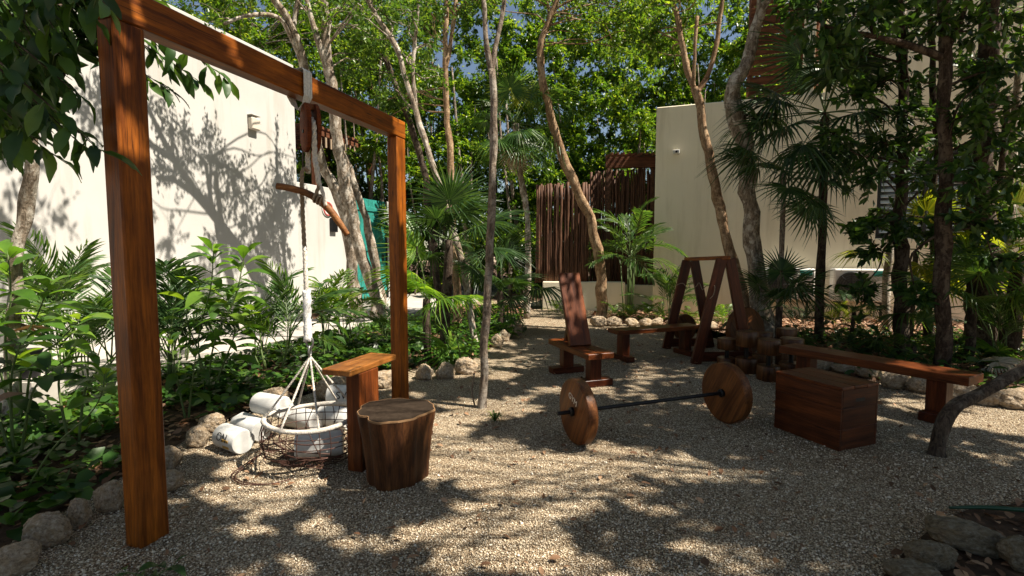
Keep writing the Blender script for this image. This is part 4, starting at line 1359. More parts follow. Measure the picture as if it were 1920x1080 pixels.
fan_palm("small dark fan palm at the foot of the cream wall beside the A-frames", gnd(1462, 8.0), P(1462, 575, 8.0), 0.045,
         [(-80, 55, 0.8), (-120, 35, 0.75), (180, 50, 0.8), (-30, 50, 0.8)], 'palm_dark', 7, 4, 0.75, 'bark_dark')
fan_palm("low fan palm between the two dark trunks at right", gnd(1828, 7.1), P(1824, 575, 7.1), 0.05,
         [(-100, 20, 1.0), (-150, 25, 1.0), (170, 35, 0.95), (-60, 15, 1.0), (-20, 25, 1.0), (-125, 55, 0.9)], 'palm_mid', 8, 4, 0.85, 'bark_dark')
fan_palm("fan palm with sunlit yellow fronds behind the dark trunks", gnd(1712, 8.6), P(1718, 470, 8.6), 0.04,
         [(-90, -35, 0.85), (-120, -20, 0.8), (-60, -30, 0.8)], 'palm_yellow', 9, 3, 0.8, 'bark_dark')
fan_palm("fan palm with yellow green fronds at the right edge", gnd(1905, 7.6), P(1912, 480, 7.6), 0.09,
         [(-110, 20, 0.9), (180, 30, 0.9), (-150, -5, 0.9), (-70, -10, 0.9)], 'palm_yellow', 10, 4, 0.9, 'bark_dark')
fan_palm("tiny blue green fan palm just behind the long bench", gnd(1716, 7.0), P(1716, 648, 7.0), 0.03,
         [(-90, 40, 0.5), (-40, 25, 0.5), (-140, 25, 0.5), (0, 40, 0.5), (180, 40, 0.5)], 'palm_mid', 11, 3, 0.5, 'bark_dark')
fan_palm("young fan palm among trunks near the air conditioners", gnd(1600, 8.9), P(1602, 585, 8.9), 0.03,
         [(-90, 30, 0.7), (-40, 25, 0.7), (-140, 25, 0.7), (100, 60, 0.7)], 'palm_dark', 12, 3, 0.55, 'bark_dark')
# a dry fallen frond
df = thing("dry_frond", "bleached dry palm frond lying on the ground near the crooked stem", "frond", G(1850, 700))
place_frond(fan('dry_palm', 1), df, (-0.35, 0.2, 0.1), math.radians(-20), math.radians(12), 0.15, 0.62, name="blade")

feather_palm("feathery palm clump behind the near timber post", gnd(150, 5.6), 15, 0.95, 'palm_mid', 1, els=(20, 80))
feather_palm("feathery palm clump with dark arching fronds beside the pulley rope", gnd(500, 6.6), 16, 0.95, 'palm_mid', 2, els=(20, 82))
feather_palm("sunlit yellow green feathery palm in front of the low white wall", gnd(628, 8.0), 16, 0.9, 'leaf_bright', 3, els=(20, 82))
feather_palm("tall feathery palm arching before the white wall left of the near post", gnd(95, 6.2), 16, 1.15, 'palm_mid', 21, els=(30, 84), stem=0.5)
feather_palm("dark feathery palm between the near post and the broadleaf shrub", gnd(300, 5.9), 15, 1.05, 'palm_dark', 22, els=(25, 84), stem=0.45)
feather_palm("small feathery palm left of the far timber post", gnd(716, 8.2), 10, 0.55, 'palm_mid', 4)
feather_palm("feathery palm clump close to the white wall", gnd(330, 7.2), 12, 0.9, 'palm_mid', 5, els=(15, 70))
feather_palm("tall feathery palm in front of the dark pole fence", gnd(1180, 12.6), 22, 1.2, 'palm_mid', 6, stem=1.3, els=(-5, 75), stems=9)
feather_palm("bushy feathery palm at the left corner of the cream wall", gnd(1262, 11.4), 16, 0.95, 'palm_mid', 7, stem=0.4, els=(15, 80))
feather_palm("feathery palm under the right air conditioner", gnd(1585, 9.4), 10, 0.5, 'palm_yellow', 8)
feather_palm("feathery palm clump under the left air conditioner", gnd(1510, 9.6), 9, 0.5, 'palm_dark', 9)
feather_palm("feathery palm at the right edge by the thick trunk", gnd(1888, 7.4), 10, 0.7, 'palm_dark', 10)
# ferns along the rock edge
FERN = [(1150, 598, "fern just right of the tan curved trunk"), (1185, 600, "fern behind the middle of the distant rock row"), (1215, 598, "fern behind the right half of the distant rock row"),
        (1330, 600, "pale fern seen through the timber A-frames"), (1358, 604, "fern right of centre seen through the A-frames"), (1048, 590, "fern in front of the low white wall"),
        (1240, 602, "fern at the right end of the distant rock row"), (1290, 604, "fern beneath the A-frame's left leg")]
for i, (px, py, lab) in enumerate(FERN):
    feather_palm(lab, G(px, py), 13, 0.42, 'leaf_bright' if i % 2 else 'leaf_shrub', 50 + i, spread=0.06, stem=0.05, els=(5, 70), name="fern", cat="fern")

# broad leaved shrubs on the left
def S3(px, py, Y):
    return P(px, py, Y)
shrub("tall broadleaf shrub with bright leaf rosettes against the white wall", gnd(380, 5.4),
      [[gnd(375, 5.4), S3(372, 640, 5.4), S3(395, 540, 5.35), S3(400, 470, 5.3)], [gnd(380, 5.4), S3(400, 650, 5.3), S3(440, 560, 5.2), S3(458, 478, 5.2)],
       [gnd(385, 5.4), S3(372, 660, 5.5), S3(350, 590, 5.6), S3(378, 530, 5.5)], [gnd(385, 5.4), S3(420, 680, 5.4), S3(440, 620, 5.4), S3(425, 560, 5.5)]],
      seed=1, sc=1.0, per=22, start=0.3)
shrub("large leaved shrub at the left edge below the pale tree", gnd(20, 4.4),
      [[gnd(5, 4.4), S3(10, 640, 4.4), S3(20, 560, 4.4), S3(15, 478, 4.4)], [gnd(20, 4.4), S3(40, 660, 4.3), S3(70, 590, 4.3), S3(90, 540, 4.2)],
       [gnd(10, 4.4), S3(-10, 660, 4.5), S3(-20, 590, 4.4), S3(-30, 500, 4.5)], [gnd(25, 4.4), S3(60, 690, 4.2), S3(110, 640, 4.1), S3(150, 600, 4.0)]],
      seed=2, sc=1.0, per=16, start=0.3)
shrub("low dark leaved shrub at the left edge near the black pot", gnd(10, 3.6),
      [[gnd(0, 3.6), S3(20, 720, 3.6), S3(40, 640, 3.6)], [gnd(10, 3.6), S3(60, 740, 3.5), S3(100, 690, 3.5)], [gnd(0, 3.6), S3(-20, 720, 3.6), S3(-20, 650, 3.6)]],
      kind='leaf_dark', seed=3, sc=0.85, per=12, start=0.3)
shrub("young single stem plant with drooping leaves left of the near post", G(40, 935),
      [[G(40, 935), S3(100, 840, 3.1), S3(165, 780, 3.15), S3(190, 740, 3.15), S3(196, 700, 3.15)], ], seed=4, sc=0.72, per=13, start=0.55, hang=0.15, stem_r=0.007)
shrub("shrub with hanging leaves behind the pulley rope", gnd(605, 7.0),
      [[gnd(605, 7.0), S3(605, 620, 7.0), S3(600, 560, 7.0), S3(602, 530, 7.0)], [gnd(610, 7.0), S3(615, 620, 7.0), S3(622, 580, 6.9)]], kind='palm_mid', seed=5, sc=1.0, per=14, start=0.35, hang=0.3)
shrub("small bright shrub in front of the near feathery palm", gnd(120, 3.9),
      [[gnd(110, 3.9), S3(110, 720, 3.9), S3(130, 660, 3.9)], [gnd(125, 3.9), S3(160, 730, 3.9), S3(190, 690, 3.9)]], seed=6, sc=0.7, per=12, start=0.4)
shrub("leafy shrub in the bed right of the near post", gnd(335, 4.6),
      [[gnd(335, 4.6), S3(330, 700, 4.6), S3(320, 640, 4.6)], [gnd(340, 4.6), S3(360, 720, 4.6), S3(368, 660, 4.6)]], kind='leaf_mid', seed=7, sc=0.7, per=14, start=0.3)
shrub("bushy green shrub at the bend of the gravel path", gnd(955, 9.2),
      [[gnd(950, 9.2), S3(950, 610, 9.2), S3(945, 580, 9.2)], [gnd(958, 9.2), S3(968, 605, 9.2), S3(975, 585, 9.2)], [gnd(955, 9.2), S3(935, 615, 9.0), S3(925, 595, 9.0)]], seed=8, sc=0.75, per=14, start=0.2)
shrub("low shrub beside the slim sapling on the bed edge", gnd(870, 6.9),
      [[gnd(865, 6.9), S3(860, 650, 6.9), S3(850, 620, 6.9)], [gnd(875, 6.9), S3(882, 660, 6.9), S3(888, 630, 6.9)]], kind='leaf_mid', seed=9, sc=0.6, per=12, start=0.25)
shrub("yellowing leafy shrub behind the right air conditioner shrubs", gnd(1690, 8.6),
      [[gnd(1690, 8.6), S3(1700, 560, 8.6), S3(1712, 520, 8.6)], [gnd(1695, 8.6), S3(1730, 560, 8.6), S3(1760, 530, 8.6)]], kind='leaf_bright', seed=10, sc=0.6, per=12, start=0.3)
shrub("dark low shrub behind the far end of the long bench", gnd(1580, 7.4),
      [[gnd(1575, 7.4), S3(1570, 640, 7.4), S3(1560, 600, 7.4)], [gnd(1585, 7.4), S3(1600, 640, 7.4), S3(1610, 600, 7.4)], [gnd(1590, 7.4), S3(1630, 650, 7.3), S3(1650, 625, 7.3)]], kind='leaf_dark', seed=11, sc=0.8, per=16, start=0.15)
shrub("dark leafy shrub behind the near end of the long bench", gnd(1760, 6.7),
      [[gnd(1770, 6.7), S3(1790, 660, 6.7), S3(1800, 640, 6.7)], [gnd(1760, 6.7), S3(1730, 670, 6.7), S3(1690, 655, 6.7)]], kind='leaf_dark', seed=12, sc=0.7, per=12, start=0.2)

# overhanging branch tree at the upper left: each of its leaves hangs near the camera
def near_branches():
    base = Vector((-4.1, 2.3, 0))
    root = thing("overhanging_tree", "dark leafy branches hanging in from the upper left corner", "tree", base)
    b = MB()
    trunk = [base, base + Vector((0.05, 0, 1.5)), base + Vector((0.2, 0.1, 3.0)), base + Vector((0.5, 0.2, 4.4))]
    q, r = smooth_path([p - base for p in trunk], [0.1, 0.085, 0.07, 0.04], 5)
    b.tube(q, r, 9, wob=0.4)
    hub = trunk[3] - base
    hub2 = trunk[2] - base
    rr = random.Random(9)
    ends = [(40, 60, 2.7), (110, 20, 2.6), (165, 30, 2.5), (60, 140, 2.7), (120, 120, 2.6), (150, 180, 2.5), (80, 220, 2.6), (95, 290, 2.55), (150, 270, 2.5), (190, 285, 2.45),
            (20, 190, 2.7), (30, 270, 2.7), (10, 20, 2.8), (200, 15, 2.4), (330, 130, 3.9), (290, 160, 3.8), (370, 150, 4.0), (430, 150, 4.1), (320, 170, 3.9), (280, 100, 3.8), (70, 90, 2.6), (110, 70, 2.55), (5, 110, 2.7)]
    spots = []
    for (px, py, Y) in ends:
        e = P(px, py, Y) - base
        h = hub if py < 150 else hub2 + Z * 0.3
        d = e - h
        m1 = h + d * 0.4 + Vector((0, 0, 0.25)) + Vector((rr.uniform(-.1, .1), rr.uniform(-.1, .1), 0))
        m2 = h + d * 0.75 + Vector((0, 0, 0.15)) + Vector((rr.uniform(-.06, .06), rr.uniform(-.06, .06), 0))
        q, r = smooth_path([h, m1, m2, e], [0.018, 0.011, 0.006, 0.002], 5)
        b.tube(q, r, 5, cap=False)
        n = len(q)
        for k in range(12):
            t = 0.68 + 0.32 * (k + 0.5) / 12
            j = min(n - 2, int(t * (n - 1)))
            p = q[j].lerp(q[j + 1], t * (n - 1) - j)
            spots.append((p, (q[j + 1] - q[j]).normalized(), k))
    b.build("trunk", M['bark_dark'], root, smooth='all')
    me = [leaf_part_mesh("hanging_leaf", 0.17, 0.062, M['leaf_dark'], c, 0.1, 70 + i) for i, c in enumerate((0.15, 0.3, 0.45))]
    for p, d, k in spots:
        az = k * 2.4 + rr.uniform(-0.6, 0.6)
        out = Vector((math.cos(az), math.sin(az), 0))
        x = (out * 0.8 + d * 0.6 - Z * rr.uniform(0.15, 0.8)).normalized()
        o = link("leaf", me[rr.randrange(3)], root)
        o.matrix_local = frame(p, x, Z + out * rr.uniform(-0.5, 0.5)) @ Matrix.Rotation(rr.uniform(-0.7, 0.7), 4, 'X') @ Matrix.Scale(rr.uniform(0.7, 1.15), 4)
near_branches()
tree("overhanging_tree", "leafy tree at the left edge behind the near hanging branches",
     [[(Vector((-4.3, 3.3, 0)), 0.09), (Vector((-4.2, 3.3, 1.8)), 0.075), (Vector((-3.9, 3.3, 3.4)), 0.05), (Vector((-3.5, 3.2, 4.4)), 0.03)]],
     [(P(30, 40, 3.1), 0.3), (P(110, 10, 3.1), 0.28), (P(20, 130, 3.2), 0.28), (P(80, 130, 3.1), 0.22), (P(140, 90, 3.0), 0.22), (P(10, 220, 3.2), 0.2), (P(170, 0, 3.0), 0.25), (P(60, -40, 3.1), 0.4), (P(230, -40, 3.0), 0.3)],
     M['bark_dark'], M['leaf_dark'], per=110, L=0.15, seed=77, ratio=0.38, tpl=NICE)

# ------------------------------------------------------------------ ground cover, litter, pebbles (stuff)
def in_poly(X, Y, poly):
    ins = np.zeros(len(X), bool)
    n = len(poly)
    j = n - 1
    for i in range(n):
        xi, yi = poly[i]
        xj, yj = poly[j]
        c = ((yi > Y) != (yj > Y)) & (X < (xj - xi) * (Y - yi) / (yj - yi + 1e-12) + xi)
        ins ^= c
        j = i
    return ins

def cover(name, label, poly, n, bounds, m, L, zr, seed, tpl=HEART, ratio=0.8, flat=0.45, clump=None, keep=1.0):
    rg = np.random.default_rng(seed)
    X = rg.uniform(bounds[0], bounds[1], n)
    Yv = rg.uniform(bounds[2], bounds[3], n)
    ok = in_poly(X, Yv, poly)
    if clump:
        nz = np.array([noise.noise((x * clump, y * clump, seed)) for x, y in zip(X, Yv)])
        ok &= nz > rg.uniform(-0.55, 0.35, n)
    X, Yv = X[ok], Yv[ok]
    k = len(X)
    Pp = np.stack([X, Yv, rg.uniform(zr[0], zr[1], k)], 1)
    a = rg.uniform(0, 6.283, k)
    D = np.stack([np.cos(a), np.sin(a), rg.normal(-0.1, 0.3, k)], 1)
    Nn = rg.normal(size=(k, 3)) * flat
    Nn[:, 2] += 1
    Ls = L * rg.uniform(0.6, 1.3, k)
    V, F = leaves(Pp, D, Nn, Ls, Ls * ratio * rg.uniform(0.8, 1.2, k), tpl)
    o = link(name, np_mesh(name, V, F, m))
    return tag(o, label, "ground cover", kind='stuff')

cover("ground_cover", "low heart leaved creeper covering the left bed", LBpoly, 34000, (-6, 0.2, 0.8, 12), M['cover'], 0.10, (0.03, 0.16), 3, clump=1.1)
cover("bed_leaf_litter", "dry brown leaves fallen on the left bed", LBpoly, 16000, (-6, 0.5, 0.8, 15), M['dry_leaf'], 0.09, (0.012, 0.04), 4, NICE, 0.5, 0.3)
cover("right_leaf_litter", "dry pinkish leaf litter over the right bed", RBpoly, 26000, (1.5, 13, 4, 13.4), M['dry_leaf'], 0.10, (0.012, 0.05), 5, NICE, 0.5, 0.35)
cover("right_ground_cover", "dark low leaves growing behind the right rock edge", RBpoly, 9000, (1.5, 9, 4.3, 9.5), M['leaf_dark'], 0.12, (0.03, 0.2), 6, NICE, 0.5, 0.5, clump=0.9)
cover("near_bed_cover", "dark leaves and litter in the near right corner bed", NBpoly, 1500, (1.5, 4.3, 0.8, 3.2), M['dry_leaf'], 0.07, (0.01, 0.04), 7, NICE, 0.5, 0.35)
YARD = [(-3.2, 1.2), (4.6, 1.2), (9, 6.5), (4.5, 11.5), (0.6, 13.0), (-0.2, 9)]
def pebbles():
    rg = np.random.default_rng(8)
    n = 115000
    Yv = 1.9 + (rg.random(n) ** 1.7) * 5.2
    X = rg.uniform(-1.12, 1.12, n) * (Yv + 0.25)
    ok = ~(in_poly(X, Yv, LBpoly) | in_poly(X, Yv, RBpoly) | in_poly(X, Yv, NBpoly))
    X, Yv = X[ok], Yv[ok]
    k = len(X)
    r = rg.uniform(0.003, 0.0072, k) * (1 + 0.6 * (rg.random(k) > 0.96))
    oct_ = np.array([(1, 0, 0), (-1, 0, 0), (0, 1, 0), (0, -1, 0), (0, 0, 1), (0, 0, -1)], float)
    F = np.array([(0, 2, 4), (2, 1, 4), (1, 3, 4), (3, 0, 4), (2, 0, 5), (1, 2, 5), (3, 1, 5), (0, 3, 5)])
    a = rg.uniform(0, 6.28, k)
    sc = rg.uniform(0.7, 1.3, (k, 1, 3))
    sc[..., 2] *= 0.75
    O = oct_[None] * sc + rg.normal(size=(k, 6, 3)) * 0.13
    ca, sa_ = np.cos(a)[:, None], np.sin(a)[:, None]
    Ox = O[..., 0] * ca - O[..., 1] * sa_
    Oy = O[..., 0] * sa_ + O[..., 1] * ca
    V = np.stack([Ox, Oy, O[..., 2]], 2) * r[:, None, None] + np.stack([X, Yv, r * 0.45], 1)[:, None, :]
    Fa = F[None] + (np.arange(k) * 6)[:, None, None]
    m, t, out = mat("pebble")
    ge = t.nodes.new("ShaderNodeNewGeometry")
    c = ramp(t, [(0, (0.17, 0.12, 0.08)), (0.3, (0.40, 0.30, 0.195)), (0.8, (0.67, 0.575, 0.43)), (1, (0.78, 0.71, 0.6))], ge.outputs['Random Per Island'])
    finish(t, out, c, 0.85, spec=0.25)
    o = link("pebbles", np_mesh("pebbles", V.reshape(-1, 3), Fa.reshape(-1, 3), m, smooth=True))
    tag(o, "loose tan pebbles of the yard's gravel surface", "pebbles", kind='stuff')
pebbles()
cover("yard_leaf_litter", "few dry leaves scattered over the gravel", YARD, 2400, (-3, 8, 1.2, 12), M['dry_leaf'], 0.055, (0.012, 0.03), 9, NICE, 0.5, 0.3)

# ================================================================== ROCKS
LR = [(30, 1085, 90, 62, "pale rock at the very bottom left corner of the photo"),
      (95, 1030, 78, 62, "squat brown rock left of the near post, second from the corner"),
      (150, 992, 52, 52, "rounded rock with a lit top just left of the near post"),
      (203, 962, 62, 56, "brown rock half hidden behind the near post's foot"),
      (310, 925, 60, 36, "flat pale rock touching the right side of the near post"),
      (315, 882, 62, 46, "rock behind the near post at the bed corner"),
      (372, 840, 46, 42, "broken rock left of the white weight rolls"),
      (400, 812, 50, 36, "low rock hidden behind the stacked white rolls"),
      (520, 768, 56, 44, "hollowed rock behind the basket's left rim"),
      (618, 752, 60, 44, "mossy rock behind the basket slings"),
      (640, 735, 50, 36, "rock behind the armrest post"),
      (722, 728, 54, 34, "pale rock just left of the far post's foot"),
      (796, 713, 36, 30, "square rock right of the far post"),
      (836, 711, 38, 30, "rounded brown rock, second right of the far post"),
      (874, 703, 42, 32, "brown rock touching the slim sapling on its left"),
      (932, 652, 26, 26, "small rock at the bend of the bed edge"),
      (966, 628, 26, 26, "orange brown rock where the path bends"),
      (945, 640, 24, 22, "small rock between the two rocks at the path bend")]
for r_ in LR:
    rock(*r_, group="rocks edging the left bed")
DR = [(1122, 613, 30, 20, "grey rock at the foot of the tan curved trunk"), (1152, 612, 32, 18, "first pale rock right of the tan curved trunk"),
      (1184, 612, 26, 15, "second pale rock of the distant row"), (1210, 611, 24, 14, "third pale rock of the distant row"), (1232, 610, 24, 14, "fourth pale rock of the distant row behind the flat bench"),
      (1262, 612, 24, 14, "pale rock behind the left leg of the far A-frame"), (1330, 618, 28, 16, "pale rock seen between the A-frames' legs")]
for r_ in DR:
    rock(*r_, group="rocks edging the right bed")
RR = [(1535, 695, 44, 26, "grey rock under the far end of the long bench"), (1582, 702, 46, 22, "flat grey rock behind the box, under the bench"),
      (1630, 712, 50, 26, "grey rock behind the box's right half"), (1680, 730, 56, 34, "pale rock right of the box under the bench"),
      (1722, 738, 44, 30, "brown rock between the box and the bench's near leg"), (1800, 756, 56, 38, "rock right of the bench's near leg"),
      (1850, 762, 56, 34, "rock behind the crooked stem"), (1900, 768, 60, 40, "rock at the right edge behind the crooked stem")]
for r_ in RR:
    rock(*r_, group="rocks edging the right bed")
NR = [(1808, 1042, 124, 54, "large brown pitted rock in the lower right corner"), (1742, 1070, 84, 48, "blue grey pale rock in front of the large brown rock"),
      (1712, 1112, 110, 44, "flat mossy rock at the bottom edge, lower right"), (1915, 1075, 80, 60, "dark rock at the right edge in the near corner bed")]
for r_ in NR:
    o = rock(*r_, group="rocks of the near right corner")
    o.data = o.data.copy()
    o.data.materials[0] = M['grey_rock']

# ================================================================== TIMBER FRAME
fr = thing("timber_frame", "big square amber timber frame on two posts", "frame", G(267, 1035))
F0 = Vector((-1.98, 2.63, 0)) - VV * 0.065 + UU * 0.0
fr.location = F0
SPAN = 2.67
for i, t_ in enumerate((0.0, SPAN)):
    b = MB()
    b.box((0, 0, 0), 2.85, 0.164, 0.118, 0.008, jit=0.002)
    o = b.build("post", M['frame_x'], fr, frame(UU * t_ + Z * 1.365, Z, VV))
b = MB()
b.box((0, 0, 0), SPAN + 0.18, 0.18, 0.122, 0.008, jit=0.002)
b.build("beam", M['frame_x'], fr, frame(UU * (SPAN / 2) + Z * 2.882, UU, VV))

# strap round the beam, pulley, ropes
pt_ = 1.29                                   # metres along the beam
PC = F0 + UU * pt_                            # below the beam here
st = thing("webbing_strap", "white webbing strap looped over the beam carrying the pulley", "strap", PC)
b = MB()
loop = [(0.0, 2.70), (0.045, 2.74), (0.072, 2.80), (0.074, 2.98), (0.06, 2.992), (-0.06, 2.992), (-0.074, 2.98), (-0.072, 2.80), (-0.045, 2.74), (0.0, 2.70)]
for strand in range(5):
    u0 = -0.036 + strand * 0.018
    vs, fs = [], []
    for v_, z_ in loop:
        for du in (-0.008, 0.008):
            nrm = 0.004 if strand % 2 else 0.006
            s_ = 1 + nrm / 0.07
            pinch = 0.55 + 0.45 * min(1, max(0, (z_ - 2.70) / 0.1))
            vs.append(UU * ((u0 + du) * pinch) + VV * (v_ * s_) + Z * (z_ + (nrm if z_ > 2.985 else 0)))
    for i in range(len(loop) - 1):
        a = i * 2
        fs.append((a, a + 1, a + 3, a + 2))
    b.add(vs, fs)
so = b.build("strap_loop", M['webbing'], st)
sm = so.modifiers.new("thickness", 'SOLIDIFY')
sm.thickness = 0.004
sm.offset = 1

pw_ = Vector((0.60, -0.80, 0)).normalized()
pn_ = Vector((-pw_.y, pw_.x, 0))
pu = thing("pulley", "wooden block pulley hanging from the white strap", "pulley", PC + Vector((0.085, -0.02, 2.56)))
def cheek(side):
    b = MB()
    n = 20
    ring = []
    for i in range(n):
        a = 2 * math.pi * i / n
        x = 0.118 * math.copysign(abs(math.cos(a)) ** 0.9, math.cos(a))
        z_ = 0.185 * math.copysign(abs(math.sin(a)) ** 0.75, math.sin(a))
        ring.append((x, z_))
    vs = [pw_ * x * k_ + Z * z_ * k_ + pn_ * (side * d) for d, k_ in ((0.022, 1), (0.045, 1), (0.052, 0.93)) for x, z_ in ring]
    fs = []
    for L_ in range(2):
        for i in range(n):
            j = (i + 1) % n
            fs.append((L_ * n + i, L_ * n + j, (L_ + 1) * n + j, (L_ + 1) * n + i))
    fs.append(tuple(range(n)))
    fs.append(tuple(range(2 * n, 3 * n)))
    b.add(vs, fs)
    b.build("cheek", M['pulley_wood'], pu, smooth=True)
cheek(-1); cheek(1)
b = MB()
b.lathe([(0.10, -0.02), (0.082, -0.004), (0.082, 0.004), (0.10, 0.02)], 24)
b.build("sheave", M['box_wood'], pu, frame(-Z * 0.03, pw_, pn_), smooth=True)
b = MB(); b.tube([pn_ * -0.06, pn_ * 0.06], 0.014, 10)
b.build("pin", M['iron'], pu, Matrix.Translation((0, 0, -0.03)))
b = MB()
b.box((0, 0, 0.155), 0.07, 0.046, 0.05, 0.006, frame(Vector((0, 0, 0)), pw_))
b.build("top_spacer", M['frame_x'], pu)

WC = PC + Vector((0.085, -0.02, 2.53))
rp = thing("pulley_rope", "thick pale rope running over the pulley to the basket", "rope", PC)
def rope(b, pts, r, mi=0, n=6):
    """Three strands twisted round the path."""
    q, _ = smooth_path([Vector(p) for p in pts], [r] * len(pts), n)
    step = max(r * 0.9, 0.008)
    out = [q[0]]
    for p in q[1:]:
        d = (p - out[-1]).length
        k_ = max(1, int(d / step))
        a0 = out[-1]
        out += [a0.lerp(p, (i + 1) / k_) for i in range(k_)]
    strands = [[], [], []]
    prev, s_ = None, 0.0
    for i, p in enumerate(out):
        d = (out[min(i + 1, len(out) - 1)] - out[max(i - 1, 0)]).normalized()
        if prev is None:
            h = Vector((1, 0, 0)) if abs(d.x) < 0.9 else Vector((0, 1, 0))
            e = (h - d * h.dot(d)).normalized()
        else:
            e = (prev - d * prev.dot(d)).normalized()
        prev = e
        f = d.cross(e)
        if i:
            s_ += (p - out[i - 1]).length
        for k_ in range(3):
            a_ = s_ / (r * 8) * 2 * math.pi + k_ * 2.0944
            strands[k_].append(p + (e * math.cos(a_) + f * math.sin(a_)) * r * 0.46)
    for st_ in strands:
        b.tube(st_, r * 0.56, 6, mi=mi)
BK = Vector((-1.55, 3.72, 0))                 # basket centre
hk = BK + Z * 0.87
b = MB()
over = [WC + pw_ * (0.098 * math.cos(a)) + Z * (0.098 * math.sin(a)) for a in [i * math.pi / 8 for i in range(9)]]
hp = P(600, 372, 3.72)
right = [over[0] - Z * 0.2, P(594, 315, 3.73), P(598, 346, 3.72)]
rope(b, [right[2], right[1], right[0]] + over + [over[-1] - Z * 0.3], 0.021)
kn = P(577, 545, 3.72)
b.build("upper_rope", M['rope'], rp, Matrix.Translation(-PC), smooth='all')
b = MB()
rope(b, [over[-1] - Z * 0.28, P(566, 330, 3.86), P(571, 470, 3.80)], 0.017)
b.build("worn_rope", M['rope_dark'], rp, Matrix.Translation(-PC), smooth='all')
b = MB()
rope(b, [P(571, 462, 3.80), P(574, 540, 3.77), P(576, 640, 3.72)], 0.019)
b.build("lower_rope", M['rope'], rp, Matrix.Translation(-PC), smooth='all')
b = MB()
rope(b, [P(575, 545, 3.765), P(576, 580, 3.74), P(577, 640, 3.72)], 0.034)
b.build("splice_wrap", M['webbing'], rp, Matrix.Translation(-PC), smooth='all')
for e in (P(588, 374, 3.71), P(610, 386, 3.72)):
    b = MB()
    rope(b, [P(599, 346, 3.72), P(594 if e.x < hp.x else 605, 360, 3.71), e], 0.015)
    b.build("handle_rope", M['rope_dark'] if e.x < hp.x else M['rope'], rp, Matrix.Translation(-PC), smooth='all')
b = MB()
for dx in (-6, 0, 6):
    c = P(598 + dx, 374 + dx * 0.55, 3.72)
    b.tube([c + Vector((0.012 * 0, math.cos(a) * 0.036, math.sin(a) * 0.033)) + Vector((math.sin(a) * 0.012, 0, 0)) for a in [i * math.pi / 8 for i in range(17)]], 0.008, 6, cap=False)
b.build("handle_knot", M['rope_dark'], rp, Matrix.Translation(-PC), smooth='all')
b = MB()
b.tube([hk + Vector((0.025 * math.cos(a), 0, 0.05 + 0.045 * math.sin(a))) for a in [i * math.pi / 10 for i in range(21)]], 0.009, 7, cap=False)
b.tube([hk + Vector((0, 0.022 * math.cos(a), -0.02 + 0.04 * math.sin(a))) for a in [i * math.pi / 10 for i in range(21)]], 0.008, 7, cap=False)
b.build("shackle", M['steel'], rp, Matrix.Translation(-PC), smooth='all')

hd = thing("branch_handle", "bent peeled branch tied to the rope as a pull handle", "handle", P(598, 376, 3.74))
b = MB()
hpts = [P(519, 349, 3.68), P(545, 353, 3.70), P(573, 361, 3.72), P(598, 375, 3.74), P(620, 395, 3.76), P(638, 420, 3.78), P(651, 440, 3.80)]
q, r = smooth_path(hpts, [0.026, 0.027, 0.027, 0.027, 0.027, 0.024, 0.021], 5)
b.tube(q, r, 10, wob=0.25)
b.build("stick", M['stick'], hd, Matrix.Translation(-hd.location), smooth=True)
for i, e in enumerate((0, -1)):
    b = MB()
    a_, c_ = (hpts[0], hpts[1]) if e == 0 else (hpts[-1], hpts[-2])
    d_ = (a_ - c_).normalized()
    b.tube([a_ + d_ * 0.0005, a_ + d_ * 0.004], [0.024, 0.021], 10)
    b.build("cut_end", M['box_wood'], hd, Matrix.Translation(-hd.location))

# ------------------------------------------------------------------ basket
bk = thing("hanging_basket", "round wire basket with white rope rim hanging by slings", "basket", BK)
RR_, RZ = 0.335, 0.345
b = MB()
b.tube([Vector((RR_ * math.cos(a), RR_ * math.sin(a), RZ + 0.012 * math.sin(2 * a + 0.6))) for a in [i * math.pi / 24 for i in range(49)]], 0.019, 8, cap=False, wob=0.25)
b.build("rim", M['rope'], bk, smooth='all')
b = MB()
for i in range(30):
    a = i * 2 * math.pi / 30
    pts = []
    for t in range(9):
        f = t / 8
        rad = RR_ * (1 + 0.10 * math.sin(math.pi * min(1, f * 1.25))) if f < 0.75 else RR_ * (1.03 - (f - 0.75) * 3.4)
        z_ = RZ - f * (RZ - 0.03) if f < 0.8 else 0.03 + (1 - f) * 0.08
        aa = a + (0.35 * f if i % 3 == 0 else 0)
        pts.append(Vector((rad * math.cos(aa), rad * math.sin(aa), z_)))
    b.tube(pts, 0.0034, 4, cap=False)
for z_, k_ in ((0.27, 1.045), (0.20, 1.09), (0.135, 1.095), (0.08, 1.02)):
    b.tube([Vector((RR_ * k_ * math.cos(a), RR_ * k_ * math.sin(a), z_ + 0.01 * math.sin(3 * a))) for a in [i * math.pi / 16 for i in range(33)]], 0.0036, 4, cap=False)
for k_ in range(-3, 4):
    x = k_ * 0.07
    e = math.sqrt(0.26 ** 2 - x * x)
    b.tube([Vector((x, -e, 0.045)), Vector((x, e, 0.045))], 0.0034, 4)
    b.tube([Vector((-e, x, 0.043)), Vector((e, x, 0.043))], 0.0034, 4)
o = b.build("wire_net", M['wire'], bk)
o['kind'] = 'stuff'
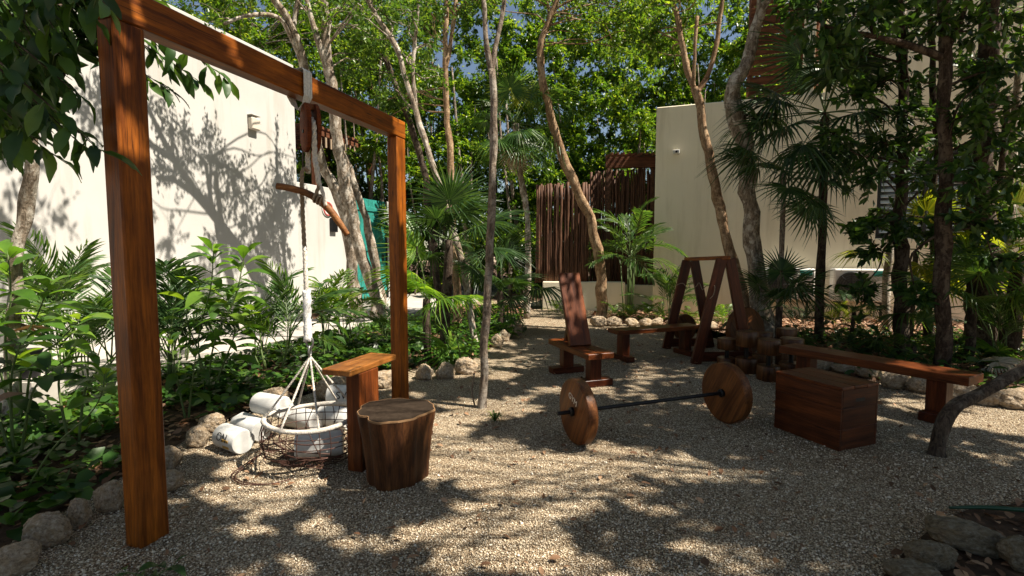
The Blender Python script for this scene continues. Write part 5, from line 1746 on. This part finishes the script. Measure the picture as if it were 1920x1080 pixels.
# rusty twigs wound round the left side and trailing on the ground
b = MB()
rr = random.Random(6)
for i in range(9):
    a0 = math.pi * rr.uniform(0.75, 1.5)
    z0, z1 = rr.uniform(0.02, 0.3), rr.uniform(0.02, 0.3)
    pts = [Vector((RR_ * rr.uniform(1.0, 1.1) * math.cos(a0 + t * 0.3), RR_ * rr.uniform(1.0, 1.12) * math.sin(a0 + t * 0.3), z0 + (z1 - z0) * t / 4)) for t in range(5)]
    q, r = smooth_path(pts, [0.0045] * 5, 4)
    b.tube(q, r, 5)
for dx in (0, 0.025):
    pts = [Vector((-0.33, -0.12, 0.1)), Vector((-0.42 - dx, -0.2, 0.03)), Vector((-0.43 - dx, -0.32, 0.014)), Vector((-0.3, -0.42 - dx, 0.014)), Vector((-0.12, -0.44, 0.014)), Vector((0.0, -0.38, 0.02))]
    q, r = smooth_path(pts, [0.0045] * 6, 5)
    b.tube(q, r, 6)
o = b.build("twig_binding", M['wire'], bk)
o['kind'] = 'stuff'
for a in (200, 255, 300, 20, 75, 130):
    a = math.radians(a)
    e = Vector((RR_ * math.cos(a), RR_ * math.sin(a), RZ + 0.01))
    top = Vector((0, 0, 0.81))
    b = MB()
    rope(b, [e - Z * 0.03, e, e.lerp(top, 0.5) - Z * 0.006, top], 0.0085, n=4)
    b.build("sling_rope", M['rope'], bk, smooth='all')

# ------------------------------------------------------------------ white weight rolls
def roll(o_, d, L, R, label, turn=0.0, pitch=0.0, text=None, patch=False):
    xa = (Vector((d[0], d[1], 0)).normalized() + Z * pitch).normalized()
    r_ = thing("weight_roll", label, "weight", mx=frame(Vector(o_), xa) @ Matrix.Rotation(turn, 4, 'X'), group="white cast weight rolls")
    b = MB()
    n = 32
    def sec(k_):
        out = []
        for i in range(n):
            a = 2 * math.pi * i / n
            y, z_ = R * math.cos(a), R * math.sin(a)
            for c_ in (0.35,):
                nx, nz = math.cos(c_), math.sin(c_)
                dd = y * nx + z_ * nz
                if dd > R * 0.90:
                    y -= nx * (dd - R * 0.90)
                    z_ -= nz * (dd - R * 0.90)
            out.append((y * k_, z_ * k_))
        return out
    vs, fs = [], []
    prof = [(-L / 2, 0.93), (-L / 2 + 0.012, 1.0), (L / 2 - 0.012, 1.0), (L / 2, 0.93)]
    for x, k_ in prof:
        vs += [(x, y, z_) for y, z_ in sec(k_)]
    for i in range(3):
        for k_ in range(n):
            j = (k_ + 1) % n
            fs.append((i * n + k_, i * n + j, (i + 1) * n + j, (i + 1) * n + k_))
    fs.append(tuple(reversed(range(n))))
    fs.append(tuple(range(3 * n, 4 * n)))
    b.add(vs, fs)
    b.build("block", M['plaster'], r_, smooth=True)
    inv = r_.matrix_world.inverted()
    if text:
        t_ = text_mesh('stencil_text', text, R * 0.95, M['ink'])
        t_.parent = r_
        # face the yard: on the roll's near side
        side = -(xa.cross(Z)).normalized() * -1
        view = Vector((0.3, -1, 0.25))
        view = (view - xa * view.dot(xa)).normalized()
        m_ = frame(Vector(o_) + view * (R + 0.002), xa, view)
        t_.matrix_local = inv @ m_
    if patch:
        view = Vector((-0.2, -1, -0.1))
        view = (view - xa * view.dot(xa)).normalized()
        b = MB(); b.box((0, 0, 0), L * 0.3, R * 0.75, 0.004, 0.001)
        b.build("worn_patch", M['yellow'], r_, inv @ frame(Vector(o_) + xa * (L * 0.18) + view * (R * 0.965), xa, view))
    return r_
dd_ = (0.42, -0.26)
roll((-2.27, 3.90, 0.098), dd_, 0.30, 0.098, "front white roll on the gravel with a yellow worn patch", 0.4, text="ON", patch=True)
roll((-2.27, 4.17, 0.098), dd_, 0.34, 0.098, "white roll lying between the front roll and the top one", 1.5)
roll((-2.10, 4.20, 0.278), (0.45, -0.22), 0.34, 0.094, "top white roll stacked on the left pile", 0.2)
roll((-1.90, 4.38, 0.098), (0.45, -0.22), 0.34, 0.098, "white roll under the top one, behind the basket's left side", 0.9)
roll((-1.47, 3.66, 0.145), (0.96, 0.25), 0.34, 0.096, "white roll lying inside the wire basket", 2.6)
roll((-1.62, 4.42, 0.098), (0.5, -0.2), 0.32, 0.098, "white roll on the ground behind the middle of the basket", 0.1)
roll((-1.56, 4.62, 0.24), (0.97, -0.05), 0.38, 0.105, "white roll with black lettering propped behind the basket", 0.8, text="SVIII")

# ------------------------------------------------------------------ preacher bench (board on a post) and stump
pb = thing("arm_bench", "narrow wooden arm board on a single plank post", "bench", (-1.15, 3.62, 0))
plank("arm_board", M['seat_wood'], pb, Vector((-0.005, 0.09, 0.755)), UU, 0.60, 0.245, 0.045)
plank("post", M['bench_wood'], pb, Vector((0.03, 0.0, 0.355)), Z, 0.755, 0.24, 0.12, za=VV)
sp_ = thing("log_stump", "flared tree stump stool beside the narrow arm board", "stump", (-0.83, 3.42, 0))
b = MB()
def smod(a, z_):
    f = z_ / 0.5
    g_ = 1 + 0.055 * math.sin(3 * a + 0.4) + 0.03 * math.sin(7 * a + 1.0 + f) + 0.018 * math.sin(15 * a + 2 * f)
    notch = math.exp(-((math.atan2(math.sin(a - 4.0), math.cos(a - 4.0))) / 0.22) ** 2)
    return g_ * (1 - 0.13 * notch * (0.3 + 0.7 * f))
prof = [(0.205, -0.02), (0.212, 0.02), (0.215, 0.09), (0.224, 0.18), (0.236, 0.28), (0.25, 0.37), (0.262, 0.44), (0.268, 0.485)]
b.lathe(prof, 64, mod=smod)
b.build("bark_side", M['stump'], sp_, smooth=True)
b = MB()
b.lathe([(0.268, 0.4855), (0.266, 0.4965)], 64, mod=lambda a, z_: smod(a, 0.485) * 1.004)
b.build("pale_rim", M['sapwood'], sp_)
b = MB()
b.lathe([(0.259, 0.4975), (0.245, 0.489), (0.17, 0.477), (0.05, 0.472)], 64, mod=lambda a, z_: smod(a, 0.485))
b.build("top_face", M['stump_top'], sp_)

# ------------------------------------------------------------------ incline bench
ax = Vector((0.346, -0.938, 0)).normalized()        # towards the camera
pxv = Vector((0.938, 0.346, 0)).normalized()
ib = thing("incline_bench", "wooden incline bench with a tall leaning backrest", "bench", (0.86, 6.18, 0))
lo_ = lambda a_, p_, z_: ax * a_ + pxv * p_ + Z * z_
for s_ in (-1, 1):
    plank("seat_plank", M['bench_wood'], ib, lo_(-0.02, s_ * 0.088, 0.395), ax, 1.12, 0.172, 0.07)
for a_ in (-0.36, 0.36):
    plank("leg", M['red_wood'], ib, lo_(a_, 0, 0.22), Z, 0.275, 0.15, 0.13, za=ax)
    plank("foot", M['red_wood'], ib, lo_(a_, 0, 0.045), pxv, 0.46, 0.15, 0.085)
tilt = math.radians(21)
bd = (Z * math.cos(tilt) - ax * math.sin(tilt))
plank("backrest", M['bench_wood'], ib, lo_(0.02, 0, 0.435) + bd * 0.48, bd, 0.97, 0.30, 0.055, za=ax)
plank("brace", M['red_wood'], ib, lo_(-0.30, 0, 0.60), (Z * 0.9 + ax * 0.25), 0.36, 0.08, 0.06, za=ax)

# ------------------------------------------------------------------ flat bench behind
e0, e1 = Vector((1.50, 7.22, 0)), Vector((2.92, 7.78, 0))
fa = (e1 - e0).normalized()
fb_ = thing("flat_bench", "plain wooden flat bench behind the incline bench", "bench", (e0 + e1) / 2)
plank("seat", M['bench_wood'], fb_, Z * 0.44, fa, (e1 - e0).length, 0.30, 0.065)
for a_ in (-0.58, 0.58):
    plank("leg", M['red_wood'], fb_, fa * a_ + Z * 0.24, Z, 0.33, 0.15, 0.13, za=fa)
    plank("foot", M['red_wood'], fb_, fa * a_ + Z * 0.04, Vector((-fa.y, fa.x, 0)), 0.40, 0.14, 0.08)

# ------------------------------------------------------------------ A-frame rack
ra = thing("squat_rack", "dark wooden rack of two A-frames joined at the top", "rack", (3.0, 7.6, 0))
RO = Vector((3.0, 7.6, 0))
def aframe(lfoot, rfoot, apex):
    lfoot, rfoot, apex = Vector(lfoot) - RO, Vector(rfoot) - RO, Vector(apex) - RO
    acr = (rfoot - lfoot).normalized()
    nrm = Vector((acr.y, -acr.x, 0))
    for k_, (f_, off) in enumerate(((lfoot, -0.0), (rfoot, 0.0))):
        d_ = apex - f_
        s_ = 1 if k_ == 0 else -1
        a_ = f_ + acr * (s_ * 0.09)
        c_ = apex + acr * (s_ * -0.075) + Z * -0.02
        o = plank("leg", M['red_wood'], ra, (a_ + c_) / 2 + nrm * (0.03 * s_), c_ - a_, (c_ - a_).length, 0.15, 0.055, za=nrm)
    plank("foot_rail", M['red_wood'], ra, (lfoot + rfoot) / 2 + Z * 0.10, acr, (rfoot - lfoot).length * 0.82, 0.05, 0.14)
aframe((2.57, 7.04, 0), (3.57, 7.10, 0), (3.07, 7.06, 1.54))
aframe((2.50, 8.18, 0), (3.46, 8.24, 0), (2.98, 8.2, 1.50))
plank("top_bar", M['frame_x'], ra, Vector((3.00, 7.62, 1.52)) - RO, (-0.09, 1.14, -0.03), 1.26, 0.13, 0.055)
cdv = thing("wavy_cord", "thin pale cord hung in waves across the rack's legs", "cord", (3.0, 7.0, 1.15))
b = MB()
wp = [P(1268, 535, 8.08), P(1280, 531, 8.08), P(1290, 540, 8.08), P(1297, 528, 8.08), P(1304, 538, 8.08), P(1311, 530, 8.07), P(1317, 543, 7.8), P(1322, 538, 7.5), P(1330, 534, 7.2), P(1340, 536, 6.98), P(1338, 552, 6.98), P(1331, 560, 6.98)]
q, r = smooth_path(wp, [0.006] * len(wp), 4)
b.tube(q, r, 5)
b.build("cord", M['rope_dark'], cdv, Matrix.Translation(-cdv.location))

# ------------------------------------------------------------------ barbells
def barbell(c0, c1, R, T, label, stub=0.2, R1=None, lean=0.0, lettering=False, barm='black', bar_r=0.017):
    c0, c1 = Vector(c0), Vector(c1)
    d = (c1 - c0).normalized()
    r_ = thing("barbell", label, "barbell", mx=frame((c0 + c1) / 2, d))
    L = (c1 - c0).length
    b = MB()
    b.tube([Vector((-L / 2 - stub, 0, 0)), Vector((L / 2 + stub, 0, 0))], bar_r, 12)
    b.build("bar", M[barm], r_, smooth=True)
    for s_, rad in ((-1, R), (1, R1 or R)):
        b = MB()
        b.lathe([(rad - 0.012, -T / 2), (rad, -T / 2 + 0.012), (rad, T / 2 - 0.012), (rad - 0.012, T / 2)], 56)
        mx = Matrix.Translation((s_ * L / 2, 0, 0)) @ Matrix.Rotation(math.pi / 2, 4, 'Y') @ Matrix.Rotation(0.5, 4, 'Z')
        o = b.build("plate", M['disc_wood'], r_, mx, smooth=True)
        for q_ in (-1, 1):
            b = MB(); b.lathe([(0.038, 0), (0.038, 0.022), (0.028, 0.03)], 14)
            b.build("collar", M['black'], r_, Matrix.Translation((s_ * L / 2 + q_ * (T / 2 + 0.001), 0, 0)) @ Matrix.Rotation(math.pi / 2 * q_, 4, 'Y'))
        if lettering and s_ < 0:
            t_ = text_mesh('lettering', 'GYM', 0.075, M['whiteink'])
            t_.parent = o
            # plate-local: its -Z face looks outwards
            t_.matrix_local = mx.inverted() @ (Matrix.Translation((-L / 2 - T / 2 - 0.002, 0, 0)) @ frame(Vector((0, 0.0, 0.105)), (0, -1, -0.35), (-1, 0, 0)))
    return r_
barbell((0.555, 4.05, 0.275), (2.03, 4.57, 0.285), 0.275, 0.095, "long front barbell with two round wooden plates", 0.19, 0.285, lettering=True)
barbell((3.10, 8.75, 0.27), (3.62, 7.55, 0.40), 0.24, 0.10, "second barbell standing behind the A-frames with a big wheel", 0.22, 0.37, barm='stick')

# ------------------------------------------------------------------ log dumbbells standing on end
def dumbbell(px, py, R, h, label, Y=None):
    g = G(px, py)
    r_ = thing("log_dumbbell", label, "dumbbell", g, "log dumbbells standing on end")
    hd_ = h * 0.36
    for z0 in (0, h - hd_):
        b = MB()
        b.lathe([(R * 0.95, z0), (R, z0 + 0.012), (R, z0 + hd_ - 0.012), (R * 0.95, z0 + hd_)], 28, mod=lambda a, z_: 1 + 0.03 * math.sin(3 * a + px) + 0.015 * math.sin(7 * a))
        b.build("log_head", M['log_wood'], r_, smooth=True)
    b = MB(); b.tube([Vector((0, 0, hd_ - 0.01)), Vector((0, 0, h - hd_ + 0.01))], 0.028, 10)
    b.build("grip", M['black'], r_, smooth=True)
dumbbell(1440, 712, 0.135, 0.52, "front log dumbbell standing behind the box's left end")
dumbbell(1398, 698, 0.135, 0.56, "tallest log dumbbell left of the front one")
dumbbell(1362, 690, 0.125, 0.42, "leftmost log dumbbell beside the A-frame leg")
dumbbell(1482, 705, 0.14, 0.50, "log dumbbell at the right, touching the long bench end")
dumbbell(1428, 688, 0.13, 0.50, "log dumbbell hidden behind the tallest one")
dumbbell(1472, 686, 0.13, 0.54, "rear right log dumbbell with a glossy top")

# ------------------------------------------------------------------ wooden box
c_ = [Vector((2.42, 4.42, 0)), Vector((2.64, 3.86, 0)), Vector((3.07, 4.01, 0))]
long_ = (c_[1] - c_[0]).normalized()
shrt = Vector((-long_.y, long_.x, 0))
BL, BW, BH = 0.61, 0.455, 0.525
bc = c_[1] - long_ * BL / 2 + shrt * BW / 2
bx = thing("plyo_box", "solid dark wooden jump box with planked sides", "box", bc)
for i, z_ in enumerate((0.0875, 0.2625, 0.4375 - 0.012)):
    hgt = 0.173 if i < 2 else 0.150
    for s_ in (-1, 1):
        plank("side_plank", M['box_wood'], bx, shrt * (s_ * (BW / 2 - 0.012)) + Z * z_, long_, BL, hgt, 0.024, za=shrt, bev=0.003)
        if s_ < 0 or True:
            e = plank("end_plank", M['box_wood'], bx, long_ * (s_ * (BL / 2 - 0.0125)) + Z * z_, shrt, BW - 0.05, hgt, 0.022, za=long_, bev=0.003)
for k_ in range(3):
    plank("top_plank", M['bench_wood'], bx, shrt * ((k_ - 1) * BW / 3) + Z * (BH - 0.012), long_, BL + 0.006, BW / 3 - 0.003, 0.024, bev=0.004)
plank("hand_slot", M['iron'], bx, long_ * (BL / 2 - 0.001) + Z * 0.405, shrt, 0.11, 0.032, 0.004, za=long_, bev=0.001)

# ------------------------------------------------------------------ long bench right
e0, e1 = Vector((3.37, 5.95, 0)), Vector((4.25, 4.42, 0))
la = (e1 - e0).normalized()
lb = thing("long_bench", "long low wooden bench behind the jump box", "bench", (e0 + e1) / 2)
Lb = (e1 - e0).length
plank("seat", M['bench_wood'], lb, Z * 0.445, la, Lb, 0.34, 0.085)
for a_ in (-0.64, 0.62):
    plank("leg", M['red_wood'], lb, la * a_ + Z * 0.24, Z, 0.325, 0.16, 0.16, za=la)
    plank("foot", M['red_wood'], lb, la * a_ + Z * 0.045, Vector((-la.y, la.x, 0)), 0.40, 0.17, 0.09)

# ------------------------------------------------------------------ small things
pot = thing("black_pot", "black plant pot on a low block at the left edge", "pot", gnd(40, 4.9))
b = MB(); b.lathe([(0.09, 0.35), (0.115, 0.6), (0.125, 0.62), (0.11, 0.63)], 20)
b.build("pot_body", M['black'], pot, smooth=True)
b = MB(); b.box((0, 0, 0.17), 0.42, 0.35, 0.36, 0.015)
b.build("block", M['concrete'], pot)
ho = thing("garden_hose", "dark green tube lying above the near corner rocks", "hose", G(1850, 960))
b = MB()
q, r = smooth_path([P(1780, 952, 2.92), P(1830, 951, 2.9), P(1880, 953, 2.86), P(1960, 960, 2.8)], [0.008, 0.012, 0.014, 0.014], 5)
b.tube(q, r, 8)
b.build("tube", M['hose'], ho, Matrix.Translation(-ho.location), smooth='all')
wd = thing("small_weed", "small grassy weed in the gravel beside the sapling", "weed", G(928, 790))
b = MB()
rr = random.Random(3)
for i in range(26):
    a = rr.uniform(0, 6.28)
    L_ = rr.uniform(0.07, 0.14)
    o_ = Vector((math.cos(a), math.sin(a), 0))
    sd = Vector((-o_.y, o_.x, 0)) * 0.005
    m1 = o_ * L_ * 0.45 + Z * L_ * rr.uniform(0.5, 0.8)
    m2 = o_ * L_ + Z * L_ * rr.uniform(0.1, 0.7)
    b.add([-sd, sd, m1 + sd, m1 - sd, m2], [(0, 1, 2, 3), (3, 2, 4)])
o = b.build("blades", M['leaf_mid'], wd)
o['kind'] = 'stuff'
shrub("low dark leaves at the bottom edge under the near post", G(290, 1085), [[G(290, 1085), G(300, 1075, 0.03), G(325, 1060, 0.06)], [G(285, 1085), G(260, 1078, 0.03), G(235, 1072, 0.05)]], kind='leaf_dark', seed=31, sc=0.36, per=7, start=0.1, stem_r=0.004)
